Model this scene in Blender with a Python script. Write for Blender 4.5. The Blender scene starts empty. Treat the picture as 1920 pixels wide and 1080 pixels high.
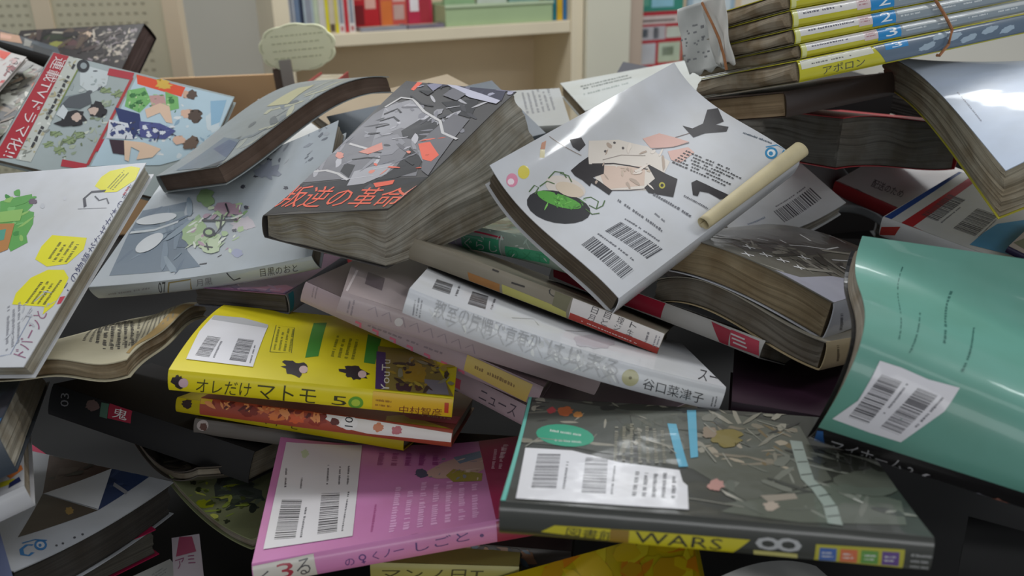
import bpy, bmesh, math, random
from math import sin, cos, pi, radians
from mathutils import Vector, Matrix

SC = bpy.context.scene
COL = SC.collection
random.seed(7)

# ------------------------------------------------------------------ camera, sky, lamps, exposure
cam_d = bpy.data.cameras.new('camera')
cam_d.sensor_width = 36.0
cam_d.lens = 30.0
cam_d.clip_start = 0.02
cam_d.dof.use_dof = True
cam_d.dof.focus_distance = 0.62
cam_d.dof.aperture_fstop = 9.0
cam = bpy.data.objects.new('camera', cam_d)
COL.objects.link(cam)
PITCH, ROLL = radians(22.0), radians(1.1)
cam.matrix_world = Matrix.Translation((0, 0, 1.45)) @ Matrix.Rotation(radians(90) - PITCH, 4, 'X') @ Matrix.Rotation(-ROLL, 4, 'Z')
SC.camera = cam

world = bpy.data.worlds.new('room_light')
SC.world = world
world.use_nodes = True
world.node_tree.nodes['Background'].inputs[0].default_value = (0.86, 0.93, 1.0, 1)
world.node_tree.nodes['Background'].inputs[1].default_value = 0.22

def ceiling_lamp(name, loc, sx, sy, power, aim=None):
    d = bpy.data.lights.new(name, 'AREA')
    d.shape = 'RECTANGLE'; d.size = sx; d.size_y = sy; d.energy = power
    d.color = (0.97, 0.99, 1.0)
    o = bpy.data.objects.new(name, d); COL.objects.link(o)
    o.location = loc
    if aim:
        o.rotation_euler = (Vector(aim) - Vector(loc)).to_track_quat('-Z', 'Y').to_euler()
    return o
for _x, _y, _p, _w in ((-0.95, 1.5, 16, .3), (0.6, 1.8, 17, .3), (2.0, 0.36, 11, .14), (0.85, -0.75, 3, .3), (-0.95, -0.75, 2, .3)):
    ceiling_lamp('ceiling_lamp', (_x, _y, 2.75), 1.2, _w, _p)
ceiling_lamp('window_light', (0.2, -4.2, 1.9), 3.2, 1.3, 34, (0, 1.5, 1.3))

SC.view_settings.view_transform = 'Standard'
SC.view_settings.look = 'None'
SC.view_settings.gamma = 1.0
SC.view_settings.use_curve_mapping = False
SC.view_settings.exposure = 0.36

# ------------------------------------------------------------------ materials
def lin(h):
    if isinstance(h, str):
        h = h.lstrip('#')
        c = [int(h[i:i + 2], 16) / 255 for i in (0, 2, 4)]
    else:
        c = h
    return tuple(x / 12.92 if x <= .04045 else ((x + .055) / 1.055) ** 2.4 for x in c) + (1.0,)

_M = {}
def new_mat(name):
    m = bpy.data.materials.new(name); m.use_nodes = True
    nt = m.node_tree
    return m, nt, nt.nodes['Principled BSDF']

def cover_mat(col, rough=.38, crinkle=0.0, film=0.0, stain=.10, cscale=28.0):
    """printed card or film: colour with faint dirt, soft gloss and crinkles"""
    k = ('c', col, rough, crinkle, film, stain, cscale)
    if k in _M: return _M[k]
    m, nt, b = new_mat('printed_cover')
    N, L = nt.nodes.new, nt.links.new
    tc = N('ShaderNodeTexCoord')
    n1 = N('ShaderNodeTexNoise'); n1.inputs['Scale'].default_value = 22; n1.inputs['Detail'].default_value = 5
    L(tc.outputs['Object'], n1.inputs['Vector'])
    r = N('ShaderNodeValToRGB')
    r.color_ramp.elements[0].position = .38; r.color_ramp.elements[1].position = .68
    c = lin(col)
    d = tuple(x * (1 - stain * w) for x, w in zip(c, (1.0, 1.15, 1.5))) + (1,)
    r.color_ramp.elements[0].color = c; r.color_ramp.elements[1].color = d[:4]
    L(n1.outputs['Fac'], r.inputs['Fac']); L(r.outputs['Color'], b.inputs['Base Color'])
    b.inputs['Roughness'].default_value = rough
    b.inputs['Specular IOR Level'].default_value = .38
    if film:
        b.inputs['Coat Weight'].default_value = film
        b.inputs['Coat Roughness'].default_value = .07
    if crinkle:
        n2 = N('ShaderNodeTexNoise'); n2.inputs['Scale'].default_value = cscale; n2.inputs['Detail'].default_value = 2.5
        L(tc.outputs['Object'], n2.inputs['Vector'])
        bp = N('ShaderNodeBump'); bp.inputs['Strength'].default_value = crinkle; bp.inputs['Distance'].default_value = .004
        L(n2.outputs['Fac'], bp.inputs['Height'])
        L(bp.outputs['Normal'], b.inputs['Normal'])
        if film: L(bp.outputs['Normal'], b.inputs['Coat Normal'])
    _M[k] = m
    return m

def page_mat(col, dark=None, contrast=.45, stain=.35):
    """edges of many sheets: fine lines along the block (UV v runs across the thickness) and water stains"""
    k = ('p', col, dark, contrast, stain)
    if k in _M: return _M[k]
    m, nt, b = new_mat('page_edges')
    N, L = nt.nodes.new, nt.links.new
    uv = N('ShaderNodeUVMap')
    mp = N('ShaderNodeMapping'); mp.inputs['Scale'].default_value = (9, 900, 1)
    L(uv.outputs['UV'], mp.inputs['Vector'])
    n1 = N('ShaderNodeTexNoise'); n1.inputs['Scale'].default_value = 1; n1.inputs['Detail'].default_value = 4; n1.inputs['Roughness'].default_value = .7
    L(mp.outputs['Vector'], n1.inputs['Vector'])
    r = N('ShaderNodeValToRGB'); r.color_ramp.elements[0].position = .34; r.color_ramp.elements[1].position = .6
    c = lin(col); dk = lin(dark) if dark else tuple(x * (1 - contrast) for x in c[:3]) + (1,)
    r.color_ramp.elements[0].color = dk; r.color_ramp.elements[1].color = c
    L(n1.outputs['Fac'], r.inputs['Fac'])
    tc = N('ShaderNodeTexCoord')
    n2 = N('ShaderNodeTexNoise'); n2.inputs['Scale'].default_value = 45; n2.inputs['Detail'].default_value = 4
    L(tc.outputs['Object'], n2.inputs['Vector'])
    r2 = N('ShaderNodeValToRGB'); r2.color_ramp.elements[0].position = .4; r2.color_ramp.elements[1].position = .66
    r2.color_ramp.elements[0].color = (1, 1, 1, 1)
    s = stain; r2.color_ramp.elements[1].color = (1 - s * .8, 1 - s, 1 - s * 1.25, 1)
    L(n2.outputs['Fac'], r2.inputs['Fac'])
    mx = N('ShaderNodeMix'); mx.data_type = 'RGBA'; mx.blend_type = 'MULTIPLY'; mx.inputs[0].default_value = 1
    L(r.outputs['Color'], mx.inputs[6]); L(r2.outputs['Color'], mx.inputs[7])
    L(mx.outputs[2], b.inputs['Base Color'])
    b.inputs['Roughness'].default_value = .85
    bp = N('ShaderNodeBump'); bp.inputs['Strength'].default_value = .5; bp.inputs['Distance'].default_value = .0006
    L(n1.outputs['Fac'], bp.inputs['Height']); L(bp.outputs['Normal'], b.inputs['Normal'])
    _M[k] = m
    return m

def plain_mat(name, col, rough=.6, noise=.08, scale=12.0, metal=0.0, bump=0.0):
    k = ('n', name, col, rough, noise, scale)
    if k in _M: return _M[k]
    m, nt, b = new_mat(name)
    N, L = nt.nodes.new, nt.links.new
    tc = N('ShaderNodeTexCoord')
    n1 = N('ShaderNodeTexNoise'); n1.inputs['Scale'].default_value = scale; n1.inputs['Detail'].default_value = 5
    L(tc.outputs['Object'], n1.inputs['Vector'])
    r = N('ShaderNodeValToRGB'); r.color_ramp.elements[0].position = .35; r.color_ramp.elements[1].position = .7
    c = lin(col)
    r.color_ramp.elements[0].color = c; r.color_ramp.elements[1].color = tuple(x * (1 - noise) for x in c[:3]) + (1,)
    L(n1.outputs['Fac'], r.inputs['Fac']); L(r.outputs['Color'], b.inputs['Base Color'])
    b.inputs['Roughness'].default_value = rough; b.inputs['Metallic'].default_value = metal
    if bump:
        bp = N('ShaderNodeBump'); bp.inputs['Strength'].default_value = bump; bp.inputs['Distance'].default_value = .003
        L(n1.outputs['Fac'], bp.inputs['Height']); L(bp.outputs['Normal'], b.inputs['Normal'])
    _M[k] = m
    return m

# ------------------------------------------------------------------ objects
def empty(name, label, cat, loc=(0, 0, 0), group=None, M=None):
    o = bpy.data.objects.new(name, None); COL.objects.link(o)
    o.empty_display_size = .03
    if M is not None: o.matrix_world = M
    else: o.location = loc
    o['label'] = label; o['category'] = cat
    if group: o['group'] = group
    return o

def mesh_obj(name, verts, faces, mats, parent=None, mi=None, uvs=None, smooth=False, label=None):
    me = bpy.data.meshes.new(name)
    me.from_pydata([tuple(v) for v in verts], [], faces)
    for m in (mats if isinstance(mats, (list, tuple)) else [mats]): me.materials.append(m)
    if mi: me.polygons.foreach_set('material_index', mi)
    if uvs:
        l = me.uv_layers.new(name='UVMap')
        for p in me.polygons:
            for li in p.loop_indices: l.data[li].uv = uvs[me.loops[li].vertex_index]
    if smooth:
        me.polygons.foreach_set('use_smooth', [True] * len(me.polygons)); me.set_sharp_from_angle(angle=radians(42))
    me.update()
    o = bpy.data.objects.new(name, me); COL.objects.link(o)
    if parent is not None: o.parent = parent
    if label: o['label'] = label
    return o

class MB:
    """collects boxes, tubes and loose faces into one mesh"""
    def __init__(s): s.v = []; s.f = []; s.mi = []; s.cur = 0
    def add(s, vs, fs):
        n = len(s.v); s.v += [tuple(x) for x in vs]; s.f += [tuple(i + n for i in f) for f in fs]; s.mi += [s.cur] * len(fs)
    def box(s, lo, hi, M=None):
        vs = [Vector((x, y, z)) for x in (lo[0], hi[0]) for y in (lo[1], hi[1]) for z in (lo[2], hi[2])]
        if M is not None: vs = [M @ v for v in vs]
        s.add(vs, [(0, 1, 3, 2), (4, 6, 7, 5), (0, 4, 5, 1), (2, 3, 7, 6), (0, 2, 6, 4), (1, 5, 7, 3)])
    def tube(s, pts, r, n=8, cap=True):
        pts = [Vector(p) for p in pts]; vs = []; fs = []
        for i, p in enumerate(pts):
            t = (pts[min(i + 1, len(pts) - 1)] - pts[max(i - 1, 0)]).normalized()
            a = t.cross(Vector((0.2, .3, 1))).normalized(); b = t.cross(a)
            rr = r[i] if isinstance(r, (list, tuple)) else r
            for j in range(n): vs.append(p + (a * cos(2 * pi * j / n) + b * sin(2 * pi * j / n)) * rr)
        for i in range(len(pts) - 1):
            for j in range(n): fs.append((i * n + j, i * n + (j + 1) % n, (i + 1) * n + (j + 1) % n, (i + 1) * n + j))
        if cap: fs += [tuple(range(n))[::-1], tuple((len(pts) - 1) * n + j for j in range(n))]
        s.add(vs, fs)
    def prism(s, outline, axis_fn, d0, d1):
        n = len(outline)
        vs = [axis_fn(x, y, d) for d in (d0, d1) for x, y in outline]
        s.add(vs, [tuple(range(n))[::-1], tuple(range(n, 2 * n))] + [(i, (i + 1) % n, n + (i + 1) % n, n + i) for i in range(n)])
    def build(s, name, mats, parent=None, smooth=False, label=None, bevel=0.0):
        o = mesh_obj(name, s.v, s.f, mats, parent, s.mi, None, smooth, label)
        if bevel:
            b = o.modifiers.new('bevel', 'BEVEL'); b.width = bevel; b.segments = 2; b.limit_method = 'ANGLE'
        return o

def grid_faces(nu, nv, off=0):
    return [(off + i * (nv + 1) + j, off + (i + 1) * (nv + 1) + j, off + (i + 1) * (nv + 1) + j + 1, off + i * (nv + 1) + j + 1) for i in range(nu) for j in range(nv)]

# ------------------------------------------------------------------ lettering
_T = {}
def text_mesh(s):
    if s in _T: return _T[s]
    c = bpy.data.curves.new('t', 'FONT'); c.body = s; c.size = 1; c.resolution_u = 2
    o = bpy.data.objects.new('t', c); COL.objects.link(o)
    dg = bpy.context.evaluated_depsgraph_get(); dg.update()
    ev = o.evaluated_get(dg); me = ev.to_mesh()
    vs = [(v.co.x, v.co.y) for v in me.vertices]; fs = [tuple(p.vertices) for p in me.polygons]
    ev.to_mesh_clear(); bpy.data.objects.remove(o); bpy.data.curves.remove(c)
    xs = [v[0] for v in vs] or [0, 1]; ys = [v[1] for v in vs] or [0, 1]
    x0, x1, y0, y1 = min(xs), max(xs), min(ys), max(ys)
    y0 = min(y0, -.05); y1 = max(y1, .68)
    vs = [((x - x0) / max(x1 - x0, 1e-6), (y - y0) / (y1 - y0)) for x, y in vs]
    _T[s] = (vs, fs)
    return _T[s]

def art_shapes(items):
    """2-D marks (cm on the face) -> list of (colour, verts, faces)"""
    out = []
    def para(p, q):
        x0, y0, x1, y1, x2, y2 = p
        return (x0 + (x1 - x0) * q[0] + (x2 - x0) * q[1], y0 + (y1 - y0) * q[0] + (y2 - y0) * q[1])
    for it in items:
        k, col = it[0], it[1]
        if k == 'P':
            p = it[2]; vs = [(p[i], p[i + 1]) for i in range(0, len(p), 2)]
            out.append((col, vs, [tuple(range(len(vs)))]))
        elif k == 'E':
            x, y, ax, ay, bx, by = it[2]
            vs = [(x + ax * cos(t) + bx * sin(t), y + ay * cos(t) + by * sin(t)) for t in [2 * pi * i / 20 for i in range(20)]]
            out.append((col, vs, [tuple(range(20))]))
        elif k == 'Z':   # irregular blob
            x, y, ax, ay, bx, by = it[2]; rn = random.Random(it[3]); am = it[4]; n = 22
            vs = []
            for i in range(n):
                t = 2 * pi * i / n; r = 1 + rn.uniform(-am, am)
                vs.append((x + (ax * cos(t) + bx * sin(t)) * r, y + (ay * cos(t) + by * sin(t)) * r))
            out.append((col, vs, [tuple(range(n))]))
        elif k == 'T':
            vs, fs = text_mesh(it[3])
            out.append((col, [para(it[2], v) for v in vs], fs))
        elif k == 'B':   # bar code: bars follow p0->p1, bar length is p0->p2
            rn = random.Random(it[3]); vs = []; fs = []; t = 0.0
            while t < 1:
                w = rn.choice((.012, .012, .02, .03)); 
                for q in ((t, 0), (min(t + w, 1), 0), (min(t + w, 1), 1), (t, 1)): vs.append(para(it[2], q))
                fs.append(tuple(range(len(vs) - 4, len(vs)))); t += w + rn.choice((.012, .018, .028))
            out.append((col, vs, fs))
        elif k == 'S':   # stroke
            w = it[3] / 2; p = it[2]; P = [Vector((p[i], p[i + 1])) for i in range(0, len(p), 2)]; vs = []
            for i, q in enumerate(P):
                t = P[min(i + 1, len(P) - 1)] - P[max(i - 1, 0)]
                n = Vector((-t.y, t.x)).normalized() * w if t.length > 0 else Vector((0, w))
                vs += [tuple(q + n), tuple(q - n)]
            out.append((col, vs, [(2 * i, 2 * i + 1, 2 * i + 3, 2 * i + 2) for i in range(len(P) - 1)]))
        elif k == 'L':   # lines of print too small to read: rows along p0->p1, stacked along p0->p2
            n, seed = it[3], it[4]; rn = random.Random(seed); vs = []; fs = []
            for r in range(n):
                t = 0.0; end = rn.uniform(.75, 1)
                y = (r + .25) / n; hgt = .5 / n
                while t < end:
                    w = rn.uniform(.02, .05)
                    if rn.random() > .12:
                        for q in ((t, y), (t + w, y), (t + w, y + hgt * rn.uniform(.6, 1)), (t, y + hgt * rn.uniform(.6, 1))): vs.append(para(it[2], q))
                        fs.append(tuple(range(len(vs) - 4, len(vs))))
                    t += w + rn.uniform(.008, .02)
            out.append((col, vs, fs))
        elif k == 'X':   # busy printed detail: many small irregular marks in one patch
            n, smin, smax, el, seed = it[3:8]; rn = random.Random(seed)
            for i in range(n):
                x, y = para(it[2], (rn.random(), rn.random())); r = rn.uniform(smin, smax); e = rn.uniform(1, el); an = rn.uniform(0, pi)
                vs = []
                for j in range(9):
                    t = 2 * pi * j / 9; q = r * rn.uniform(.7, 1.25); dx, dy = q * e * cos(t), q / e * sin(t)
                    vs.append((x + dx * cos(an) - dy * sin(an), y + dx * sin(an) + dy * cos(an)))
                out.append((rn.choice(col), vs, [tuple(range(9))]))
    return out

# ------------------------------------------------------------------ where each book lies: place, turn (3x3), size, wedge, bend
POSE={
 'girl':((0.0951,0.6103,1.2795),(0.7371,-0.6496,0.1862,0.6207,0.5419,-0.5666,0.2672,0.5332,0.8027),(0.1983,0.1267,0.0209),(0,0),(0.0001,0.0069,-0.0025,0,0.0097,0,0)),
 'bluewhite':((0.4181,0.6889,1.3094),(0.9959,-0.0266,-0.0861,0.0205,0.9973,-0.0709,0.0878,0.0688,0.9938),(0.148,0.211,0.0399),(0.39,-0.248),(0,-0.0119,-0.0244,0,-0.0057,0,0)),
 'teal':((0.2669,0.3925,1.2347),(0.915,0.4033,0.013,-0.2897,0.6791,-0.6745,-0.2808,0.6134,0.7382),(0.1858,0.1327,0.019),(0,0),(0,-0.0062,0.0094,0,0.0498,0,0.0251)),
 'whitebig':((-0.3387,0.5535,1.247),(0.9718,0.144,-0.1868,-0.2135,0.8737,-0.4372,0.1002,0.4647,0.8798),(0.1284,0.182,0.0118),(0,0),(0,0,0,0,0,0,0)),
 'manga':((-0.089,0.6418,1.2641),(0.8917,0.4354,0.1233,-0.4068,0.8906,-0.2033,-0.1983,0.1311,0.9713),(0.1014,0.1886,0.0487),(0.571,0.681),(0.0002,0.0019,-0.0055,0,-0.0045,0,0)),
 'brown':((-0.2094,0.7749,1.3002),(0.7683,0.5711,-0.2891,-0.615,0.7838,-0.0864,0.1773,0.2442,0.9534),(0.1006,0.205,0.0163),(0,0),(0,-0.0119,-0.003,0,-0.0112,0,-0.0005)),
 'mag':((-0.3787,0.8305,1.286),(0.967,0.2091,0.1452,-0.0623,0.7476,-0.6612,-0.2468,0.6304,0.736),(0.1839,0.1319,0.0099),(0,0),(0,0,0,0,0,0,0)),
 'mag4':((-0.5991,0.8808,1.3076),(0.9469,0.3198,0.0343,-0.237,0.7658,-0.5978,-0.2174,0.5579,0.8009),(0.128,0.182,0.004),(0,0),(0,0,0,0,0,0,0)),
 'mag3':((-0.5681,0.92,1.3068),(0.8574,0.5147,-0.0014,-0.4412,0.7336,-0.5169,-0.265,0.4438,0.856),(0.182,0.128,0.014),(0,0),(0,0,0,0,0,0,0)),
 'mag2':((-0.6536,1.0622,1.359),(0.8145,-0.4656,0.346,0.4322,0.885,0.1733,-0.3869,0.0084,0.9221),(0.2097,0.1477,0.0146),(0,0),(0,0,0,0,0,0,0)),
 'darkcov':((-0.5893,1.1793,1.2851),(0.9523,0.1966,-0.2336,-0.3008,0.7353,-0.6073,0.0523,0.6486,0.7594),(0.21,0.148,0.0279),(0,0),(0,0,0,0,0,0,0)),
 'gray_one':((0.2081,0.6004,1.2112),(0.7252,0.6525,0.2199,-0.679,0.7307,0.071,-0.1144,-0.2008,0.9729),(0.1356,0.1865,0.0253),(0,0),(-0.0081,0,0,0.0027,0,0,0)),
 'gray_two':((0.2113,0.5868,1.1869),(0.6877,0.695,0.2099,-0.7249,0.6729,0.1471,-0.039,-0.2533,0.9666),(0.1337,0.1857,0.0189),(0,0),(-0.0095,0,0,0.0104,0,0,0)),
 'barwhite':((0.2039,0.7988,1.2283),(0.9132,-0.3932,0.1072,0.405,0.8467,-0.3451,0.0449,0.3586,0.9324),(0.1276,0.1813,0.0139),(0,0),(0.0185,0,0,0,0,0,0)),
 'green':((0.0367,0.6585,1.2202),(0.6805,0.7325,0.0181,-0.7282,0.6733,0.1283,0.0818,-0.1005,0.9916),(0.174,0.113,0.019),(0,0),(-0.004,0,0,0,0,0,0)),
 'redwhite':((0.1255,0.5921,1.179),(0.7572,0.5492,0.3536,-0.6481,0.6992,0.3018,-0.0815,-0.4577,0.8854),(0.1735,0.1128,0.0122),(0,0),(-0.0011,0,0,0,0,0,0)),
 'tan':((0.0249,0.5834,1.2031),(0.9049,0.2328,0.3563,-0.3386,0.9009,0.2714,-0.2578,-0.3662,0.8941),(0.1841,0.1284,0.0145),(0,0),(-0.0008,0,0,0,0,0,0)),
 'white':((0.0262,0.5014,1.2056),(0.9471,0.0014,0.3208,-0.0812,0.9684,0.2357,-0.3104,-0.2493,0.9173),(0.1911,0.1298,0.015),(0,0),(0.0042,0,0,0,0,0,0)),
 'pinkgrey_b':((-0.0336,0.5703,1.1964),(0.9236,-0.0651,0.3778,0.0496,0.9975,0.0505,-0.3801,-0.0279,0.9245),(0.1816,0.1274,0.015),(0,0),(0,0,0,0,0,0,0)),
 'darkpurple':((0.2329,0.4823,1.155),(0.9589,0.2636,0.1047,-0.278,0.9469,0.1616,-0.0565,-0.1841,0.9813),(0.1817,0.1271,0.02),(0,0),(0,0,0,0,0,0,0)),
 'dark':((0.0912,0.3649,1.1914),(0.9915,0.1211,0.0484,-0.1269,0.9818,0.1415,-0.0303,-0.1464,0.9888),(0.1843,0.129,0.0156),(0,0),(-0.0005,0.0021,0,0,0,0,0)),
 'pinkgrey_a':((-0.0498,0.5877,1.1814),(0.8998,0.2738,0.3398,-0.3062,0.9509,0.0445,-0.3109,-0.1441,0.9395),(0.1819,0.1275,0.0154),(0,0),(0,0,0,0,0,0,0)),
 'pinkgrey_c':((0.0285,0.569,1.1368),(0.7109,0.6907,0.1326,-0.7025,0.7064,0.087,-0.0336,-0.155,0.9873),(0.1824,0.1278,0.0155),(0,0),(0,0,0,0,0,0,0)),
 'blueflower':((-0.226,0.6705,1.2397),(0.941,0.0832,-0.328,-0.2203,0.8863,-0.4073,0.2568,0.4556,0.8524),(0.1913,0.1366,0.014),(0,0),(0.0047,0,0.0083,0,0,0,0)),
 'oldpaper':((-0.3116,0.5663,1.1783),(0.9883,-0.0532,-0.1429,0.0881,0.964,0.2508,0.1244,-0.2604,0.9574),(0.1251,0.1769,0.0119),(0,0),(-0.004,-0.002,0.0082,0,0,0,0)),
 'purple':((-0.1928,0.6413,1.1941),(0.9453,0.3245,-0.0318,-0.3241,0.9459,0.0176,0.0358,-0.0063,0.9993),(0.085,0.0901,0.0162),(0,0),(0,0,0,0,0,0,0)),
 'yellow_a':((-0.1294,0.5369,1.1822),(0.9908,-0.0102,0.135,0.0045,0.9991,0.043,-0.1353,-0.042,0.9899),(0.1797,0.1149,0.0143),(0,0),(0,-0.0054,0,0,0,0,0)),
 'pink':((-0.0622,0.4528,1.1199),(0.993,-0.1138,-0.0325,0.1176,0.98,0.1603,0.0136,-0.163,0.9865),(0.184,0.1271,0.0136),(0,0),(0.004,0,-0.0073,0,0,0.0041,0)),
 'red_ten':((-0.1217,0.5457,1.1348),(0.9879,0.0934,0.1236,-0.1252,0.9513,0.2817,-0.0912,-0.2938,0.9515),(0.1721,0.1119,0.0118),(0,0),(0,0,0,0,0,0,0)),
 'yellow_c':((-0.1491,0.5747,1.1175),(0.9698,0.2097,0.1245,-0.2364,0.9339,0.2683,-0.06,-0.2896,0.9553),(0.1741,0.1124,0.0107),(0,0),(0,0,0,0,0,0,0)),
 'gray_d':((-0.1389,0.5736,1.1036),(0.987,0.1039,0.1228,-0.134,0.9535,0.2701,-0.089,-0.283,0.955),(0.1739,0.1124,0.0111),(0,0),(0,0,0,0,0,0,0)),
 'leftpages':((-0.3693,0.4603,1.1532),(0.8848,-0.3872,-0.2592,0.4171,0.9061,0.0703,0.2077,-0.1703,0.9632),(0.1281,0.1816,0.0263),(0,0),(0,0,0,0,0,0,0)),
 'black':((-0.2565,0.5885,1.0949),(0.9356,0.2553,0.2439,-0.3157,0.9143,0.2537,-0.1582,-0.3144,0.936),(0.174,0.1117,0.024),(0,0),(0,0,0,0,0,0,0)),
 'mangapage':((-0.2048,0.5905,1.0635),(0.7252,0.6875,0.0393,-0.6751,0.6986,0.2368,0.1354,-0.1983,0.9708),(0.1051,0.1631,0.007),(0,0),(0.0139,0.0092,0,0,0,0,0)),
 'filmleft':((-0.311,0.3811,1.112),(0.8065,-0.5912,-0,0.5912,0.8065,-0,0,-0,1),(0.05,0.12,0.016),(0,0),(0,0,0,0,0,0,0)),
 'corner':((-0.3489,0.427,1.1413),(0.839,-0.4906,-0.2352,0.5043,0.8635,-0.0022,0.2042,-0.1167,0.9719),(0.113,0.1198,0.0139),(0,0),(0,0,0,0,0,0,0)),
 'tri':((-0.3598,0.4804,1.0819),(0.2927,-0.9518,0.0919,0.9323,0.3054,0.1938,-0.2125,0.0289,0.9767),(0.1372,0.1883,0.0249),(0,0),(0.0044,0,0,0,0,0,0)),
 'leaf':((-0.1469,0.5443,1.0676),(0.687,0.7231,0.0715,-0.7199,0.664,0.2022,0.0987,-0.1904,0.9767),(0.1281,0.1809,0.007),(0,0),(0.0069,-0.0004,0,0,0,0,0)),
 'crim':((-0.382,0.4998,1.0547),(0.6343,-0.7728,0.0191,0.7697,0.6337,0.0768,-0.0715,-0.034,0.9969),(0.1511,0.2082,0.0205),(0,0),(0,0,0,0,0,0,0)),
 'greypages':((-0.0132,0.9256,1.2751),(0.9987,-0.05,-0.0074,0.0477,0.981,-0.1882,0.0166,0.1876,0.9821),(0.1482,0.1082,0.01),(0,0),(0.0007,0,0,0,0,0,0)),
 'backwhite':((0.1651,1.0213,1.2784),(0.9804,-0.1571,-0.1192,0.1443,0.9835,-0.1087,0.1343,0.0894,0.9869),(0.1817,0.1276,0.0173),(0,0),(0,0,0,0,0,0,0)),
 'yellowbright':((0.0127,0.3331,1.0999),(0.9232,0.0618,-0.3793,-0.0903,0.9942,-0.0578,0.3736,0.0876,0.9235),(0.182,0.128,0.012),(0,0),(0,0,0,0,0,0,0)),
 'brownphoto':((-0.0049,0.4801,1.0997),(0.9879,0.1548,-0.0033,-0.1547,0.9877,0.0214,0.0066,-0.0206,0.9998),(0.095,0.1271,0.0138),(0,0),(0,0,0,0,0,0,0)),
 'palespine':((-0.0383,0.467,1.0942),(0.9974,0.0721,-0,-0.0721,0.9973,0.0159,0.0012,-0.0159,0.9999),(0.088,0.1273,0.0176),(0,0),(0,0,0,0,0,0,0)),
 'photocard':((0.4532,0.5956,1.2157),(0.6605,0.7501,0.0323,-0.695,0.6272,-0.3515,-0.284,0.2097,0.9356),(0.128,0.09,0.006),(0,0),(0,0,0,0,0,0,0)),
 'flag':((0.4249,0.6667,1.2075),(0.6261,0.7795,-0.0224,-0.7686,0.612,-0.1862,-0.1314,0.1338,0.9823),(0.1823,0.1291,0.0182),(0,0),(0,0,0,0,0,0,0)),
 'stack':((0.3152,0.7735,1.3438),(0.9152,-0.3619,-0.1771,0.3913,0.9033,0.1761,0.0962,-0.2304,0.9683),(0.25,0.1281,0.0686),(0,0),(0,0,0,0,0,0,0)),
 'stackbrown':((0.2471,0.7622,1.3079),(0.8107,-0.5728,-0.121,0.5854,0.7955,0.1563,0.0067,-0.1976,0.9803),(0.15,0.113,0.02),(0,0),(0,0,0,0,0,0,0)),
 'rededge':((0.3178,0.8172,1.2503),(0.9083,-0.4118,0.0731,0.4016,0.9075,0.1231,-0.117,-0.0825,0.9897),(0.1485,0.15,0.0439),(0,0),(-0.0013,0,0,0.0048,0,0,0)),
 'rwtext':((0.4146,0.7773,1.2086),(0.6331,0.7741,0.0029,-0.7488,0.6133,-0.2513,-0.1963,0.1569,0.9679),(0.1741,0.1129,0.014),(0,0),(0,0,0,0,0,0,0)),
 'curled':((0.3018,0.8409,1.2249),(0.9718,-0.2179,0.0898,0.2356,0.8895,-0.3915,0.0054,0.4016,0.9158),(0.1284,0.112,0.01),(0,0),(-0.0274,0,0,0,0,0,0)),
 'grayblue':((-0.0736,0.8449,1.2721),(0.9095,-0.4158,0.0045,0.3981,0.8676,-0.298,0.12,0.2728,0.9545),(0.182,0.128,0.014),(0,0),(0,0,0,0,0,0,0)),
 'cream':((-0.1115,0.952,1.2702),(0.8209,-0.571,0,0.5593,0.804,-0.2019,0.1153,0.1658,0.9794),(0.182,0.128,0.014),(0,0),(0,0,0,0,0,0,0)),
 'whitescrap':((-0.2587,0.995,1.2432),(0.9992,0.0296,0.0257,-0.0236,0.9772,-0.211,-0.0313,0.2102,0.9772),(0.113,0.174,0.012),(0,0),(0,0,0,0,0,0,0)),
 'darkback':((0.1857,1.1263,1.2478),(0.9476,0.3049,0.0953,-0.2745,0.9298,-0.2453,-0.1634,0.2063,0.9648),(0.113,0.174,0.02),(0,0),(0,0,0,0,0,0,0)),
 'darkright':((0.302,0.2991,1.1226),(0.8481,0.5297,-0.0093,-0.5297,0.8482,0.0057,0.0109,0.0001,0.9999),(0.182,0.128,0.02),(0,0),(0,0,0,0,0,0,0)),
 'whiteround':((0.1621,0.3119,1.1005),(0.922,-0.3871,0.0042,0.387,0.9221,0.0034,-0.0052,-0.0015,1),(0.1126,0.1735,0.016),(0,0),(-0.0182,0,0,0,0,0,0)),
 'whitesheet':((-0.2317,0.3763,1.0468),(0.7485,-0.6631,0,0.6631,0.7485,0,-0,-0,1),(0.128,0.182,0.006),(0,0),(0,0,0,0,0,0,0)),
 'whitepink':((-0.1937,0.3908,1.0598),(0.9238,-0.3735,0.0838,0.3662,0.9261,0.0904,-0.1114,-0.0528,0.9924),(0.0177,0.1816,0.025),(0,0),(0,0,0,0,0,0,0)),
 'stack_0':((0.3152,0.7735,1.3438),(0.9152,-0.3619,-0.1771,0.3913,0.9033,0.1761,0.0962,-0.2304,0.9683),(0.25,0.1281,0.0168),(0,0),(0,0,0,0,0,0,0)),
 'stack_1':((0.3158,0.7782,1.3611),(0.9152,-0.3619,-0.1771,0.3913,0.9033,0.1761,0.0962,-0.2304,0.9683),(0.25,0.1281,0.0109),(0,0),(0,0,0,0,0,0,0)),
 'stack_2':((0.3101,0.7786,1.3717),(0.9152,-0.3619,-0.1771,0.3913,0.9033,0.1761,0.0962,-0.2304,0.9683),(0.25,0.1281,0.0119),(0,0),(0,0,0,0,0,0,0)),
 'stack_3':((0.3079,0.7808,1.3836),(0.9152,-0.3619,-0.1771,0.3913,0.9033,0.1761,0.0962,-0.2304,0.9683),(0.25,0.1281,0.0132),(0,0),(0,0,0,0,0,0,0)),
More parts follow.
